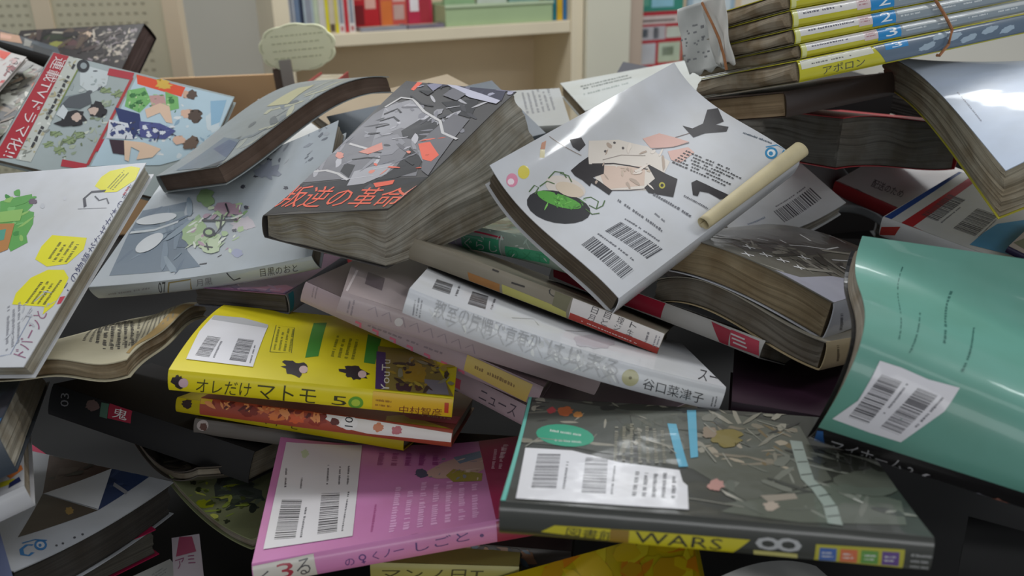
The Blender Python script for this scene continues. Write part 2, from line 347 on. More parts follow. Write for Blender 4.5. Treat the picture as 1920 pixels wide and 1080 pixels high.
 'stack_4':((0.3055,0.7832,1.3969),(0.9152,-0.3619,-0.1771,0.3913,0.9033,0.1761,0.0962,-0.2304,0.9683),(0.25,0.1281,0.0132),(0,0),(0,0,0,0,0,0,0)),
}

# ------------------------------------------------------------------ printed marks of each book, cm on the face
ART = {
 'girl': {
  'top': [
   ('E','d9cec4',[3.88,8.78,0.93,-1.11,-0.74,-0.64]),
   ('E','242225',[2.23,7.79,1.4,-1.71,-1.18,-0.83]),
   ('E','58a23c',[2.7,8.21,0.93,-1.27,-0.32,-0.53]),
   ('E','d6c4ae',[4.0,8.47,0.55,-0.85,-0.53,-0.33]),
   ('S','4c6a3a',[1.38,9.89,2.07,10.09,2.22,9.8,1.63,9.55],0.09),
   ('S','4c6a3a',[2.35,9.83,3.12,9.88,3.44,9.43],0.09),
   ('S','4c6a3a',[3.34,10.0,4.15,10.19,4.65,9.81,4.54,9.35],0.09),
   ('S','4c6a3a',[4.26,7.34,4.76,7.1,4.88,6.5,4.24,6.1],0.09),
   ('S','4c6a3a',[4.09,6.66,4.24,6.1,4.81,6.03,5.31,6.29],0.09),
   ('S','4c6a3a',[3.65,6.56,3.64,5.94,4.12,5.69],0.09),
   ('S','4c6a3a',[4.41,9.89,4.8,9.4,4.61,8.87],0.09),
   ('P','e0d6cb',[8.28,10.85,10.48,9.78,11.92,8.06,12.01,6.01,9.84,5.1,8.45,5.05,6.0,6.98,6.64,9.26]),
   ('P','d8bfae',[7.33,8.95,10.19,6.8,8.61,5.54,6.14,7.01]),
   ('S','3a3232',[7.06,9.23,8.46,8.39,9.28,7.55,10.09,6.46],0.12),
   ('S','5a5050',[6.0,6.98,7.42,5.89,8.57,5.16],0.08),
   ('P','231c1e',[5.27,9.66,6.28,9.8,7.28,9.86,6.85,9.36,7.81,8.7,7.14,8.11,6.24,8.31,5.43,7.84,5.4,8.57,5.21,9.15]),
   ('P','231c1e',[6.17,8.35,6.36,7.79,6.42,6.6,5.93,6.46,5.85,7.41,5.72,8.13]),
   ('P','231c1e',[10.47,6.94,10.58,6.43,10.76,5.28,10.96,4.46,9.29,3.47,8.27,4.85,8.45,5.4,9.76,5.52]),
   ('E','b8ae3a',[9.59,4.74,0.17,-0.14,0.25,0.22]),
   ('E','231c1e',[9.59,4.74,0.09,-0.07,0.13,0.11]),
   ('P','dcb2a6',[12.19,8.85,13.71,8.5,14.39,7.47,14.86,6.51,13.43,6.88,11.97,7.83]),
   ('P','dcb2a6',[12.74,6.83,14.31,6.18,14.21,5.5,12.48,5.41,12.21,6.08]),
   ('S','7a6a66',[14.39,7.47,15.62,7.13,16.57,6.86],0.07),
   ('S','7a6a66',[11.95,7.7,13.43,6.88,14.76,6.44],0.07),
   ('P','231c1e',[15.88,7.98,16.25,7.33,17.36,7.18,18.93,8.01,19.79,7.62,18.85,6.33,18.05,6.48,18.6,5.69,18.01,5.45,16.59,6.37,15.5,6.62,15.7,7.3]),
   ('P','231c1e',[11.43,3.58,10.55,2.72,10.74,2.44,11.23,2.65,11.6,2.17,11.81,1.26,12.78,0.75,12.3,2.14,11.94,3.51]),
   ('P','231c1e',[6.92,11.59,7.91,11.32,7.8,10.7,6.98,10.54,6.76,11.04]),
   ('S','8a7a6e',[5.55,12.43,6.22,11.3,6.88,10.2],0.06),
   ('E','5a5250',[9.97,9.74,0.09,-0.06,0.08,0.08]),
   ('E','5a5250',[10.18,9.03,0.08,-0.06,0.09,0.09]),
   ('E','5a5250',[8.78,9.54,0.09,-0.06,0.09,0.08]),
   ('S','9a8e86',[8.03,9.08,9.58,8.63,11.04,7.54],0.05),
   ('L','3e3c3e',[11.94,5.85,13.1,1.41,14.02,6.04],6,53),
   ('L','6a6a70',[5.84,5.67,6.06,1.78,6.3,5.84],1,54),
   ('L','6a6a70',[8.2,4.5,8.78,0.59,8.7,4.63],1,55),
   ('L','6a6a70',[9.82,3.04,10.33,0.82,10.21,3.13],1,56),
   ('L','7a7a80',[6.91,3.3,6.86,1.99,7.29,3.38],1,57),
   ('B','4a4a50',[1.06,4.48,1.13,0.85,2.25,4.49],58),
   ('B','4a4a50',[3.19,4.34,3.7,0.87,4.66,4.22],59),
   ('L','6a6a70',[2.5,4.48,2.76,0.83,2.81,4.47],1,60),
   ('L','6a6a70',[4.95,4.24,5.35,0.99,5.27,4.24],1,61),
   ('E','dd86a2',[0.87,11.17,0.39,-0.19,0.33,0.39]),
   ('E','f0dfe4',[0.72,11.12,0.22,-0.11,0.16,0.18]),
   ('E','dccb3c',[2.04,11.24,0.4,-0.19,0.33,0.39]),
   ('P','e2d6a8',[4.29,12.0,4.62,11.82,4.19,11.38,3.85,11.54]),
   ('P','c88a68',[4.7,12.31,5.12,12.29,4.64,11.85,4.29,12.0]),
   ('E','2f86b6',[18.62,1.8,0.39,-0.3,0.52,0.38]),
   ('E','dde4e8',[18.62,1.8,0.26,-0.2,0.33,0.24]),
   ('E','2f86b6',[18.54,1.79,0.13,-0.1,0.18,0.14]),
   ('S','2f86b6',[19.65,1.37,18.9,1.12,18.98,0.67,19.59,0.62],0.13),
   ('S','2f86b6',[18.82,2.44,19.66,2.07,20.1,1.31],0.1),
   ('L','5a6470',[18.67,4.47,19.33,2.33,19.08,4.62],1,62),
   ('X',['cbb8a4','e8dcd0','b8a494'],[5.73,7.93,9.18,4.94,9.45,9.92],22,0.08,0.3,3,53),
   ('X',['4a8a34','7abf58','3c6a2a'],[1.05,8.81,3.42,6.74,2.09,9.37],22,0.05,0.16,3,54),
  ],
 },
 'manga': {
  'top': [
   ('P','242226',[-0.26,-0.02,-0.13,4.19,3.28,4.7,10.09,4.93,10.72,-0.05,7.11,-0.2,2.77,0.38]),
   ('X',['2c2a2e','1e1c20','4a484e'],[-0.05,0.43,10.57,0.06,-0.86,4.2],14,0.2,0.5,2,69),
   ('P','7d7b80',[-0.19,4.4,-0.02,9.44,0.27,13.45,1.05,15.53,4.43,13.83,6.89,10.44,9.15,5.12,3.18,4.84]),
   ('P','9a989d',[0.64,14.58,2.38,16.05,4.88,13.87,6.71,12.97,6.54,11.05,3.84,11.81,2.45,10.11]),
   ('P','242226',[5.06,15.88,7.89,16.87,8.8,13.65,7.05,14.26]),
   ('P','242226',[4.12,11.37,4.75,13.05,6.41,12.78,7.24,11.32,6.36,10.04,4.75,10.58]),
   ('P','242226',[6.75,6.39,6.27,9.14,8.3,7.51,8.82,5.75,7.69,4.87,6.3,4.47]),
   ('P','242226',[2.38,5.85,2.03,6.97,3.11,6.7,3.73,4.97]),
   ('P','afadb2',[4.31,3.87,3.6,5.84,4.77,6.55,6.33,7.06,6.56,5.43,5.56,4.12]),
   ('P','8e8c92',[2.45,10.11,4.07,10.92,5.47,9.78,5.33,8.16,3.56,7.7]),
   ('X',['96949a','b3b0b6','6a686e','3c3a40','807e86','c0bdc2'],[-0.71,4.96,8.65,7.43,0.49,15.46],70,0.12,0.5,3.2,66),
   ('P','6a686d',[6.67,10.82,7.1,14.09,8.84,13.39,9.15,10.37,9.59,7.42,10.21,5.08,9.11,5.89]),
   ('S','cbc7c6',[0.69,14.5,1.22,16.06,2.43,15.97,4.43,14.24,6.58,12.96,7.77,11.26,9.45,10.38],0.22),
   ('S','cbc7c6',[-0.15,5.85,1.05,5.99,2.39,5.56,3.84,4.68],0.22),
   ('S','cbc7c6',[0.7,9.47,2.81,8.83,3.56,9.57],0.22),
   ('S','2c2a2e',[1.21,13.53,1.91,14.39,2.56,13.89],0.16),
   ('S','2c2a2e',[1.44,12.56,2.28,13.24,3.11,12.68],0.16),
   ('S','2c2a2e',[1.62,11.67,2.56,12.18],0.16),
   ('S','2c2a2e',[1.52,10.79,2.46,10.98],0.16),
   ('S','2c2a2e',[2.35,7.4,3.56,7.7,4.66,7.57],0.16),
   ('S','2c2a2e',[1.85,16.5,3.54,15.33,4.73,15.13],0.16),
   ('S','2c2a2e',[6.9,7.43,8.01,6.68],0.16),
   ('S','2c2a2e',[3.05,8.48,4.29,8.36],0.16),
   ('S','c9c6cb',[4.06,10.18,5.24,10.53],0.1),
   ('S','c9c6cb',[3.28,4.7,5.63,5.23],0.1),
   ('S','c9c6cb',[5.05,6.11,6.34,6.54],0.1),
   ('S','c9c6cb',[5.98,14.93,6.94,15.4],0.1),
   ('P','dc9080',[2.25,8.39,3.47,9.71,4.15,8.79,3.28,8.12]),
   ('P','f2664a',[6.67,9.6,7.46,9.93,9.28,8.04,9.17,7.12,8.3,7.43]),
   ('P','f2664a',[1.25,17.5,1.09,19.47,1.58,19.16,1.62,17.38]),
   ('Z','f2664a',[8.11,18.18,0.47,0.1,-0.31,0.62],66,0.2),
   ('Z','dc9080',[0.84,7.93,0.38,0.01,-0.29,0.41],67,0.2),
   ('P','f2664a',[6.32,4.16,7.8,4.56,8.01,3.94,6.91,3.53]),
   ('P','2d2b44',[2.03,19.26,2.56,21.59,5.79,21.03,9.25,19.4,9.83,16.78,7.01,17.75,4.32,19.13,3.41,18.09]),
   ('X',['2b2a36','6e6c80','a9a7ba','3a3950'],[1.32,17.8,9.59,17.27,2.94,20.91],34,0.12,0.4,3,67),
   ('P','c3c1d2',[3.87,19.94,4.77,19.94,7.75,17.68,9.74,16.77,9.68,16.15,6.97,16.92]),
   ('P','8b89a0',[2.2,18.46,2.73,19.65,3.54,18.74,3.36,17.49]),
   ('P','242226',[1.99,17.44,3.45,17.5,3.31,16.72]),
   ('P','6f6d74',[6.21,16.22,4.57,16.92,4.75,18.36,6.41,17.43]),
   ('T','f2664a',[-0.03,1.11,10.37,0.27,-0.42,4.13],'叛逆の革命'),
   ('S','dc8878',[10.85,3.61,9.95,2.54,10.21,1.17],0.2),
   ('X',['f0725a','d8583c','e8907c'],[3.84,4.54,9.54,5.88,2.82,9.54],10,0.08,0.3,2.5,68),
  ],
 },
 'dark': {
  'top': [
   ('P','52544a',[5.89,11.92,10.9,12.61,15.27,11.45,15.52,5.19,11.01,2.01,8.91,5.12,6.33,5.9]),
   ('P','565a4f',[11.01,2.01,15.45,4.88,18.2,3.46,17.63,0.96,12.99,0.26,9.66,0.66]),
   ('P','474942',[0.29,12.9,5.89,11.92,6.07,5.86,2.81,6.72,0.16,6.83]),
   ('X',['7a7262','9a8f7c','6a5a3c'],[9.02,6.38,13.67,6.02,10.31,11.25],34,0.1,0.4,3,55),
   ('X',['5a5e54','6a6c62','3c3e38','7a7c72'],[8.59,1.55,17.63,0.96,14.86,9.39],60,0.15,0.5,3.2,54),
   ('X',['5c5c50','6e6c60','474740','7c786a','8f8a7c','2a2a26'],[0.3,6.85,14.46,7.4,0.31,12.68],80,0.12,0.45,3.2,53),
   ('E','2c9877',[2.43,8.07,1.55,-0.08,0.1,-1.39]),
   ('L','b8c8bc',[1.59,8.28,3.45,7.9,1.6,8.9],1,53),
   ('L','b8c8bc',[1.95,7.11,3.34,7.08,1.94,7.65],1,54),
   ('Z','a8562a',[2.27,11.21,0.42,0.06,-0.03,0.64],55,0.2),
   ('Z','a83c40',[1.48,11.23,0.24,0.04,-0.03,0.43],56,0.2),
   ('Z','b3763a',[3.01,10.89,0.27,0.04,-0.01,0.36],57,0.2),
   ('L','817d6e',[4.9,5.14,4.99,10.21,7.77,5.53],7,58),
   ('P','58a3bd',[7.95,10.5,8.44,10.51,8.67,5.32,8.21,5.18]),
   ('P','58a3bd',[9.17,12.46,9.69,12.54,9.27,6.56,8.88,6.36]),
   ('Z','7a6c30',[11.0,9.2,0.75,0.14,0.12,0.96],59,0.35),
   ('Z','8a7a68',[10.16,9.72,0.4,0.07,0.07,0.69],60,0.3),
   ('Z','b2847c',[9.8,3.49,0.36,0.07,0.08,0.66],61,0.3),
   ('P','a8a498',[9.95,3.05,10.29,2.66,10.89,1.88,10.16,2.41]),
   ('S','908e82',[9.98,10.84,10.45,9.77],0.07),
   ('S','908e82',[9.64,7.91,10.1,6.08],0.07),
   ('S','908e82',[10.58,7.3,10.83,5.72],0.07),
   ('S','908e82',[12.26,10.56,12.86,9.01,14.23,10.45],0.07),
   ('S','908e82',[7.76,7.57,8.19,6.74],0.07),
   ('S','908e82',[6.57,1.73,8.61,1.77,10.79,1.31],0.07),
   ('S','908e82',[13.0,11.72,14.82,10.56],0.07),
   ('S','908e82',[0.49,6.34,1.08,7.51],0.07),
   ('S','908e82',[1.08,7.51,2.5,7.34],0.07),
   ('Z','a89a8c',[12.03,1.67,0.34,0.06,0.09,0.51],62,0.2),
   ('P','8e8578',[11.71,2.71,13.38,3.27,13.41,2.71,11.97,2.09]),
   ('S','8d978f',[14.66,9.48,14.49,7.28,14.32,4.95,14.59,3.85,14.71,2.2,14.47,0.31],0.62),
   ('S','3a3d38',[14.33,8.32,14.83,8.42],0.1),
   ('S','3a3d38',[14.22,6.86,14.75,7.02],0.1),
   ('S','3a3d38',[14.1,5.38,14.66,5.61],0.1),
   ('S','3a3d38',[14.24,4.12,14.86,4.47],0.1),
   ('S','3a3d38',[14.43,3.14,15.01,3.48],0.1),
   ('S','3a3d38',[14.41,2.03,15.01,2.32],0.1),
   ('S','3a3d38',[14.32,1.05,14.89,1.28],0.1),
   ('Z','55584e',[17.15,5.22,1.58,0.32,0.43,1.56],63,0.15),
   ('S','b4b4ac',[16.0,3.23,16.33,2.86],0.15),
   ('P','63b3a6',[-0.17,13.06,0.2,13.11,0.24,-0.44,0.03,-0.48]),
  ],
  'parts': [
   ('price_label', 'top', [
    ('P','dfdde0',[0.51,6.15,2.89,6.21,5.26,5.21,8.21,4.81,8.27,3.5,8.46,3.12,8.29,0.55,5.7,0.44,0.67,0.31]),
    ('B','504e52',[1.24,1.57,1.2,5.54,2.39,1.72],64),
    ('B','504e52',[3.55,1.46,3.62,5.49,4.66,1.55],65),
    ('L','6a686c',[2.61,1.7,2.64,5.78,2.86,1.68],1,66),
    ('L','6a686c',[4.81,1.52,5.0,5.54,5.05,1.5],1,67),
    ('L','5c5a5e',[5.72,1.51,5.99,4.59,7.93,1.59],5,68),
   ]),
  ],
  'b0': [
   ('P','bcb01e',[1.87,0.29,2.47,0.68,6.44,0.75,10.91,0.77,10.26,-0.01,6.26,-0.04]),
   ('T','26241c',[2.96,0.15,5.08,0.11,3.04,0.65],'図書館'),
   ('P','8a6c20',[4.93,0.72,5.75,0.72,5.74,0.04,4.92,0.07]),
   ('T','26241c',[5.97,0.09,9.75,0.06,6.0,0.71],'WARS'),
   ('T','b8b06a',[13.12,-0.13,13.07,0.27,11.14,-0.13],'1'),
   ('T','a8a8a8',[13.24,0.37,13.13,1.02,11.18,0.31],'8'),
   ('P','aaa330',[13.64,0.84,17.27,0.97,17.33,0.02,13.67,-0.1]),
   ('P','3a5c9e',[13.81,0.7,14.51,0.72,14.57,0.06,13.86,0.04]),
   ('L','d8d8d4',[13.95,0.2,14.44,0.23,13.93,0.56],2,69),
   ('P','c4663c',[14.67,0.73,15.37,0.75,15.43,0.08,14.72,0.06]),
   ('L','d8d8d4',[14.82,0.22,15.3,0.25,14.79,0.59],2,70),
   ('P','5a8c3c',[15.52,0.76,16.22,0.78,16.29,0.11,15.58,0.08]),
   ('L','d8d8d4',[15.67,0.25,16.16,0.27,15.65,0.62],2,71),
   ('P','5c4080',[16.37,0.79,17.07,0.82,17.14,0.13,16.44,0.11]),
   ('L','d8d8d4',[16.53,0.27,17.01,0.3,16.5,0.65],2,72),
   ('L','9a9a98',[17.61,0.05,18.5,0.05,17.54,0.9],3,73),
  ],
 },
 'teal': {
  'top': [
   ('L','2f6258',[2.4,11.78,1.57,3.6,2.54,11.79],1,53),
   ('L','2f6258',[3.03,7.6,2.21,3.75,3.21,7.67],1,54),
   ('L','2f6258',[4.97,10.86,3.5,3.69,5.27,10.93],1,55),
   ('L','2f6258',[5.87,8.0,4.72,3.92,6.14,8.12],1,56),
  ],
  'parts': [
   ('barcode_label', 'top', [
    ('P','dedbe0',[1.07,2.87,2.11,2.9,3.4,2.8,4.84,2.92,4.59,1.75,3.63,0.31,2.18,0.3,0.34,0.35,0.94,1.14,1.01,2.0]),
    ('B','3e3c42',[1.37,2.32,0.93,0.56,2.34,2.3],57),
    ('B','3e3c42',[3.09,2.29,2.44,0.55,4.04,2.25],58),
    ('L','6a6870',[2.51,2.31,2.1,0.69,2.71,2.31],1,59),
    ('L','6a6870',[4.18,2.25,3.63,0.65,4.4,2.25],1,60),
   ]),
  ],
  'b0': [
   ('P','2a5c9a',[-0.29,1.69,0.29,1.79,0.97,-0.0,0.36,-0.14]),
   ('T','b9b7ba',[1.27,-0.26,4.77,-0.16,0.9,1.35],'マイホーム'),
   ('T','b9b7ba',[5.05,-0.21,5.36,-0.22,4.66,1.03],'2'),
   ('E','cfcbd0',[5.92,0.03,0.17,0.25,-0.32,0.78]),
   ('E','231f24',[6.0,0.14,0.12,0.19,-0.24,0.57]),
   ('Z','8e8a92',[8.67,-0.47,0.28,0.2,-0.52,0.88],61,0.2),
   ('Z','b67a6a',[9.48,-0.47,0.26,0.3,-0.53,0.96],62,0.2),
   ('Z','d0cdd0',[10.5,-0.47,0.23,0.0,-0.42,0.0],63,0.2),
   ('Z','c8702a',[9.21,-0.46,0.08,0.14,-0.27,0.56],64,0.2),
  ],
 },
 'gray_one': {
  'top': [
   ('P','9b9aa6',[9.2,0.19,10.52,1.43,11.16,5.55,12.45,8.27,14.01,3.84,13.53,-1.0,11.13,0.07]),
   ('P','55524e',[0.77,4.35,3.35,18.06,5.19,23.31,8.93,17.11,8.16,6.76,6.26,1.91]),
   ('X',['55524c','7a766c','8f8a80','47453f'],[1.64,2.72,10.85,11.9,7.45,2.85],60,0.15,0.7,4,105),
   ('S','d2d0cf',[6.43,8.73,6.98,10.5,7.95,12.41,7.94,14.91],0.16),
   ('S','d2d0cf',[9.43,9.8,9.95,11.77,10.42,13.43],0.16),
   ('S','d2d0cf',[4.83,14.5,6.27,13.22],0.16),
   ('S','d2d0cf',[5.64,20.64,7.49,17.63],0.16),
   ('S','d2d0cf',[10.35,9.09,11.36,9.19,11.89,9.45],0.16),
   ('S','d2d0cf',[4.56,7.14,5.22,7.58],0.16),
   ('S','d2d0cf',[5.32,9.46,6.02,9.07],0.16),
   ('S','dad8d8',[5.52,2.74,5.83,3.11,6.21,3.35],0.2),
   ('S','dad8d8',[5.33,3.62,6.19,2.64],0.12),
   ('S','dad8d8',[6.52,0.58,6.8,0.99,7.15,1.27],0.2),
   ('S','dad8d8',[6.37,1.37,7.12,0.61],0.12),
   ('S','dad8d8',[6.98,2.45,7.26,2.89,7.61,3.2],0.2),
   ('S','dad8d8',[6.84,3.27,7.57,2.5],0.12),
   ('S','dad8d8',[8.1,2.86,8.37,3.34,8.7,3.7],0.2),
   ('S','dad8d8',[7.98,3.66,8.65,2.99],0.12),
   ('S','dad8d8',[9.27,3.14,9.53,3.65,9.85,4.04],0.2),
   ('S','dad8d8',[9.17,3.92,9.8,3.33],0.12),
   ('S','dad8d8',[8.25,6.18,8.53,6.7,8.87,7.08],0.2),
   ('S','dad8d8',[8.12,7.05,8.82,6.31],0.12),
   ('S','8e8a80',[8.19,-0.35,9.63,0.79],0.4),
   ('S','8e8a80',[9.82,3.91,10.73,6.61],0.4),
   ('S','8e8a80',[7.97,11.28,9.31,14.61],0.4),
  ],
  'a1': [
   ('L','5a5a60',[2.23,0.39,1.02,1.78,3.52,0.23],1,105),
  ],
 },
 'gray_two': {
  'a1': [
   ('L','6a5a40',[1.84,0.49,1.15,1.67,2.69,0.44],1,105),
  ],
 },
 'white': {
  'b0': [
   ('X',['c4c4c4','bcbcbe','dededc'],[1.38,0.37,13.04,0.4,1.29,1.31],60,0.05,0.2,3,66),
   ('T','2a292c',[14.46,0.29,18.1,0.23,14.36,0.96],'谷口菜津子'),
   ('E','b3ae86',[13.61,0.72,0.47,0.13,-0.16,0.48]),
   ('E','6a6440',[13.61,0.72,0.09,0.03,-0.03,0.09]),
   ('T','a3a3a5',[1.73,0.51,8.11,0.69,1.64,1.64],'教室の片隅で青春が'),
   ('T','acacae',[8.61,0.62,12.84,0.54,8.56,1.59],'はじまる'),
   ('L','77777c',[0.55,0.11,0.39,1.27,1.13,0.14],3,66),
   ('L','5a5a5e',[18.54,0.23,18.43,0.94,18.92,0.25],2,67),
   ('S','b4b4b6',[2.73,0.24,3.26,0.84,3.75,0.3],0.06),
   ('S','b4b4b6',[3.89,0.29,4.42,0.87,4.91,0.34],0.06),
   ('S','b4b4b6',[5.05,0.32,5.58,0.9,6.08,0.36],0.06),
   ('S','b4b4b6',[6.21,0.34,6.74,0.91,7.24,0.36],0.06),
   ('S','b4b4b6',[7.38,0.35,7.9,0.92,8.41,0.36],0.06),
   ('S','b4b4b6',[8.54,0.34,9.07,0.9,9.58,0.34],0.06),
   ('S','b4b4b6',[9.71,0.32,10.24,0.88,10.75,0.31],0.06),
   ('S','b4b4b6',[10.89,0.29,11.41,0.84,11.93,0.27],0.06),
   ('S','b4b4b6',[12.06,0.24,12.59,0.79,13.1,0.22],0.06),
  ],
  'top': [
   ('B','55555a',[1.08,2.86,0.98,7.33,2.19,3.25],68),
   ('B','55555a',[3.41,2.29,3.45,8.03,4.52,2.71],69),
   ('L','77777c',[2.42,3.39,2.37,8.33,2.74,3.75],1,70),
   ('L','77777c',[4.72,3.13,4.9,9.07,5.06,3.25],1,71),
   ('T','3c3c40',[17.47,0.27,18.63,0.06,18.43,3.97],'スー'),
   ('Z','b8b4ba',[11.86,4.45,1.71,2.39,0.27,2.56],72,0.2),
   ('S','a9a9a9',[6.23,3.05,7.67,5.42,7.97,3.63],0.12),
   ('S','a9a9a9',[9.78,4.85,11.4,7.04],0.12),
  ],
 },
 'tan': {
  'b0': [
   ('S','3a3632',[5.74,1.64,6.3,1.65],0.12),
   ('S','3a3632',[6.19,1.3,6.67,1.29],0.12),
   ('S','3a3632',[7.03,1.8,7.94,1.67],0.12),
   ('S','3a3632',[8.34,1.81,9.05,1.62],0.12),
   ('S','3a3632',[7.75,0.92,8.71,0.97],0.12),
   ('P','9c6c3a',[4.63,0.55,7.03,0.54,7.18,0.02,4.92,-0.0]),
   ('P','aca65c',[7.17,0.59,11.86,0.49,12.05,-0.01,7.4,-0.05]),
   ('T','3c3a38',[10.36,1.01,10.91,0.99,10.25,1.61],'C'),
   ('P','6e6a52',[10.75,1.42,11.9,1.41,11.9,0.39,10.87,0.48]),
  ],
  'parts': [
   ('paper_band', 'b0', [
    ('P','d4cecb',[12.01,1.52,18.45,1.51,18.37,-0.03,12.19,0.01]),
    ('P','a43a30',[12.18,0.46,18.41,0.46,18.37,-0.03,12.19,0.01]),
    ('T','4a4648',[13.43,0.98,13.88,0.97,13.43,1.39],'日'),
    ('T','5a5658',[13.39,0.47,13.84,0.46,13.39,0.88],'月'),
    ('T','4a4648',[14.33,0.97,14.78,0.96,14.33,1.38],'目'),
    ('T','5a5658',[14.29,0.47,14.75,0.46,14.29,0.88],'と'),
    ('T','4a4648',[15.23,0.97,15.68,0.96,15.23,1.38],'理'),
    ('T','5a5658',[15.19,0.47,15.64,0.46,15.19,0.88],'ジ'),
    ('T','4a4648',[16.12,0.97,16.57,0.96,16.12,1.37],'ト'),
    ('T','5a5658',[16.09,0.47,16.53,0.46,16.08,0.88],'生'),
    ('L','6a666c',[17.28,0.45,17.24,1.24,17.64,0.45],1,40),
    ('L','8a868c',[17.88,0.4,17.85,1.27,18.31,0.42],2,41),
    ('L','d8c8c4',[13.05,0.15,17.18,0.11,13.08,0.28],1,42),
   ]),
  ],
 },
 'green': {
  'b0': [
   ('P','c9cfcf',[0.03,1.91,1.31,1.88,1.25,-0.02,-0.04,-0.02]),
   ('T','3a3c42',[0.97,0.1,1.02,1.64,0.18,0.09],'TOI'),
   ('P','3a3a40',[1.45,1.89,2.29,1.89,2.17,-0.04,1.32,-0.06]),
   ('P','a9a3bb',[2.29,1.85,4.45,1.88,4.41,-0.0,2.24,-0.03]),
   ('P','4aae84',[3.91,1.22,8.37,1.31,8.37,0.05,3.88,-0.1]),
   ('P','4aae84',[9.1,0.92,13.98,1.25,13.78,0.42,8.97,-0.02]),
   ('T','d8e2dc',[4.15,0.06,8.12,0.18,4.3,1.0],'ぐらし'),
   ('T','3c9c72',[9.21,0.02,13.45,0.34,9.34,0.79],'のメモ'),
   ('S','c03a52',[2.56,1.64,5.75,1.58,8.86,1.47],0.13),
   ('S','d7dedb',[8.56,1.67,8.49,-0.01],0.1),
   ('X',['bcd0c6','8fb0a2','dfe6e2'],[2.37,-0.16,13.99,0.46,2.56,1.73],24,0.06,0.2,3,66),
  ],
 },
 'pinkgrey_a': {
  'b0': [
   ('P','c9b060',[12.6,1.48,17.47,1.43,17.44,-0.12,12.74,0.35]),
   ('L','8a7040',[13.19,0.68,17.2,0.56,13.12,1.23],1,131),
   ('S','c86a80',[4.37,0.35,4.78,0.37,4.8,0.04],0.2),
   ('S','c86a80',[5.72,0.33,6.14,0.35,6.15,0.02],0.2),
   ('S','c86a80',[7.07,0.3,7.48,0.32,7.5,-0.01],0.2),
   ('S','c86a80',[8.4,0.28,8.81,0.3,8.83,-0.03],0.2),
   ('S','c86a80',[9.73,0.25,10.13,0.27,10.16,-0.05],0.2),
   ('S','c86a80',[11.04,0.23,11.44,0.25,11.47,-0.08],0.2),
   ('S','c86a80',[12.35,0.2,12.75,0.22,12.77,-0.1],0.2),
   ('L','8a7a80',[5.3,0.35,12.15,0.78,5.33,0.66],1,132),
   ('L','8f8084',[0.72,0.72,0.62,1.51,1.19,0.72],2,133),
  ],
 },
 'pinkgrey_b': {
  'b0': [
   ('L','8a8084',[0.59,0.22,0.48,1.35,1.11,0.13],2,131),
   ('S','94878c',[1.87,0.87,2.25,1.24,2.59,0.66],0.07),
   ('S','94878c',[2.82,0.82,3.2,1.19,3.54,0.6],0.07),
   ('S','94878c',[3.77,0.76,4.15,1.14,4.5,0.54],0.07),
   ('S','94878c',[4.73,0.71,5.12,1.08,5.47,0.49],0.07),
   ('S','94878c',[5.7,0.65,6.08,1.02,6.44,0.43],0.07),
   ('S','94878c',[6.68,0.59,7.06,0.97,7.42,0.37],0.07),
   ('S','94878c',[7.66,0.53,8.04,0.91,8.41,0.31],0.07),
   ('S','94878c',[8.65,0.48,9.03,0.86,9.41,0.25],0.07),
   ('E','c5c0bd',[3.99,0.76,0.26,0.09,-0.09,0.28]),
  ],
  'top': [
   ('P','6e6066',[1.23,4.97,2.47,4.83,2.42,2.35,1.22,2.58]),
   ('P','d0c3c3',[0.15,0.3,0.42,4.63,0.57,4.67,0.3,0.24]),
  ],
 },
 'pinkgrey_c': {
  'b0': [
   ('Z','4e4a50',[1.37,0.73,0.82,0.3,-0.05,0.33],131,0.4),
   ('P','c3586a',[3.17,0.95,5.96,1.06,5.9,0.28,3.15,0.26]),
   ('T','57505a',[7.85,0.3,11.42,0.36,7.99,1.18],'ニュース'),
  ],
 },
 'yellow_a': {
  'parts': [
   ('barcode_label', 'top', [
    ('P','e2dfe2',[0.67,1.22,4.95,1.07,4.41,7.11,2.34,8.25,0.31,8.19,0.3,4.98]),
    ('B','444246',[1.07,1.74,1.02,4.38,1.99,1.66],105),
    ('B','444246',[3.3,1.58,3.05,4.52,4.38,1.52],106),
    ('L','77757a',[2.15,1.69,1.96,4.35,2.44,1.61],1,107),
    ('L','77757a',[4.56,1.49,4.2,4.38,4.79,1.41],1,108),
    ('P','b9b8ba',[0.38,7.23,4.41,6.67,4.36,7.32,2.34,8.25,0.31,8.19]),
   ]),
   ('paper_band', 'top', [
    ('P','86743a',[12.39,5.47,15.77,5.4,18.01,0.06,12.94,-0.24]),
    ('P','4c3464',[12.39,4.61,13.02,4.58,13.59,-0.3,12.94,-0.29]),
    ('T','d9d4c4',[13.88,-0.2,13.5,3.58,13.31,-0.24],'YouTu'),
    ('Z','4a3038',[14.67,0.54,0.51,0.08,-0.07,0.57],113,0.3),
    ('Z','a8862a',[15.32,2.25,0.77,0.15,-0.1,1.1],114,0.3),
    ('P','7e7880',[15.91,1.59,17.31,1.59,17.66,0.12,16.23,0.0]),
    ('Z','5a3c30',[15.66,0.59,0.27,0.04,-0.03,0.34],115,0.2),
    ('X',['6a5a34','a88a34','4a3a30','8f8a70','b09a3c'],[13.69,0.15,17.86,0.15,13.28,4.48],40,0.1,0.35,2,105),
   ]),
   ('paper_band', 'b0', [
    ('P','d8ae1e',[12.84,1.37,17.91,1.35,17.99,0.17,12.85,0.11]),
    ('T','6a2c14',[14.57,-0.01,17.31,0.05,14.59,0.6],'中村智彦'),
    ('L','8a5a1a',[13.04,0.32,14.13,0.29,13.06,1.01],2,116),
    ('P','b8401e',[17.42,1.1,17.7,1.1,17.73,0.37,17.46,0.38]),
   ]),
  ],
  'top': [
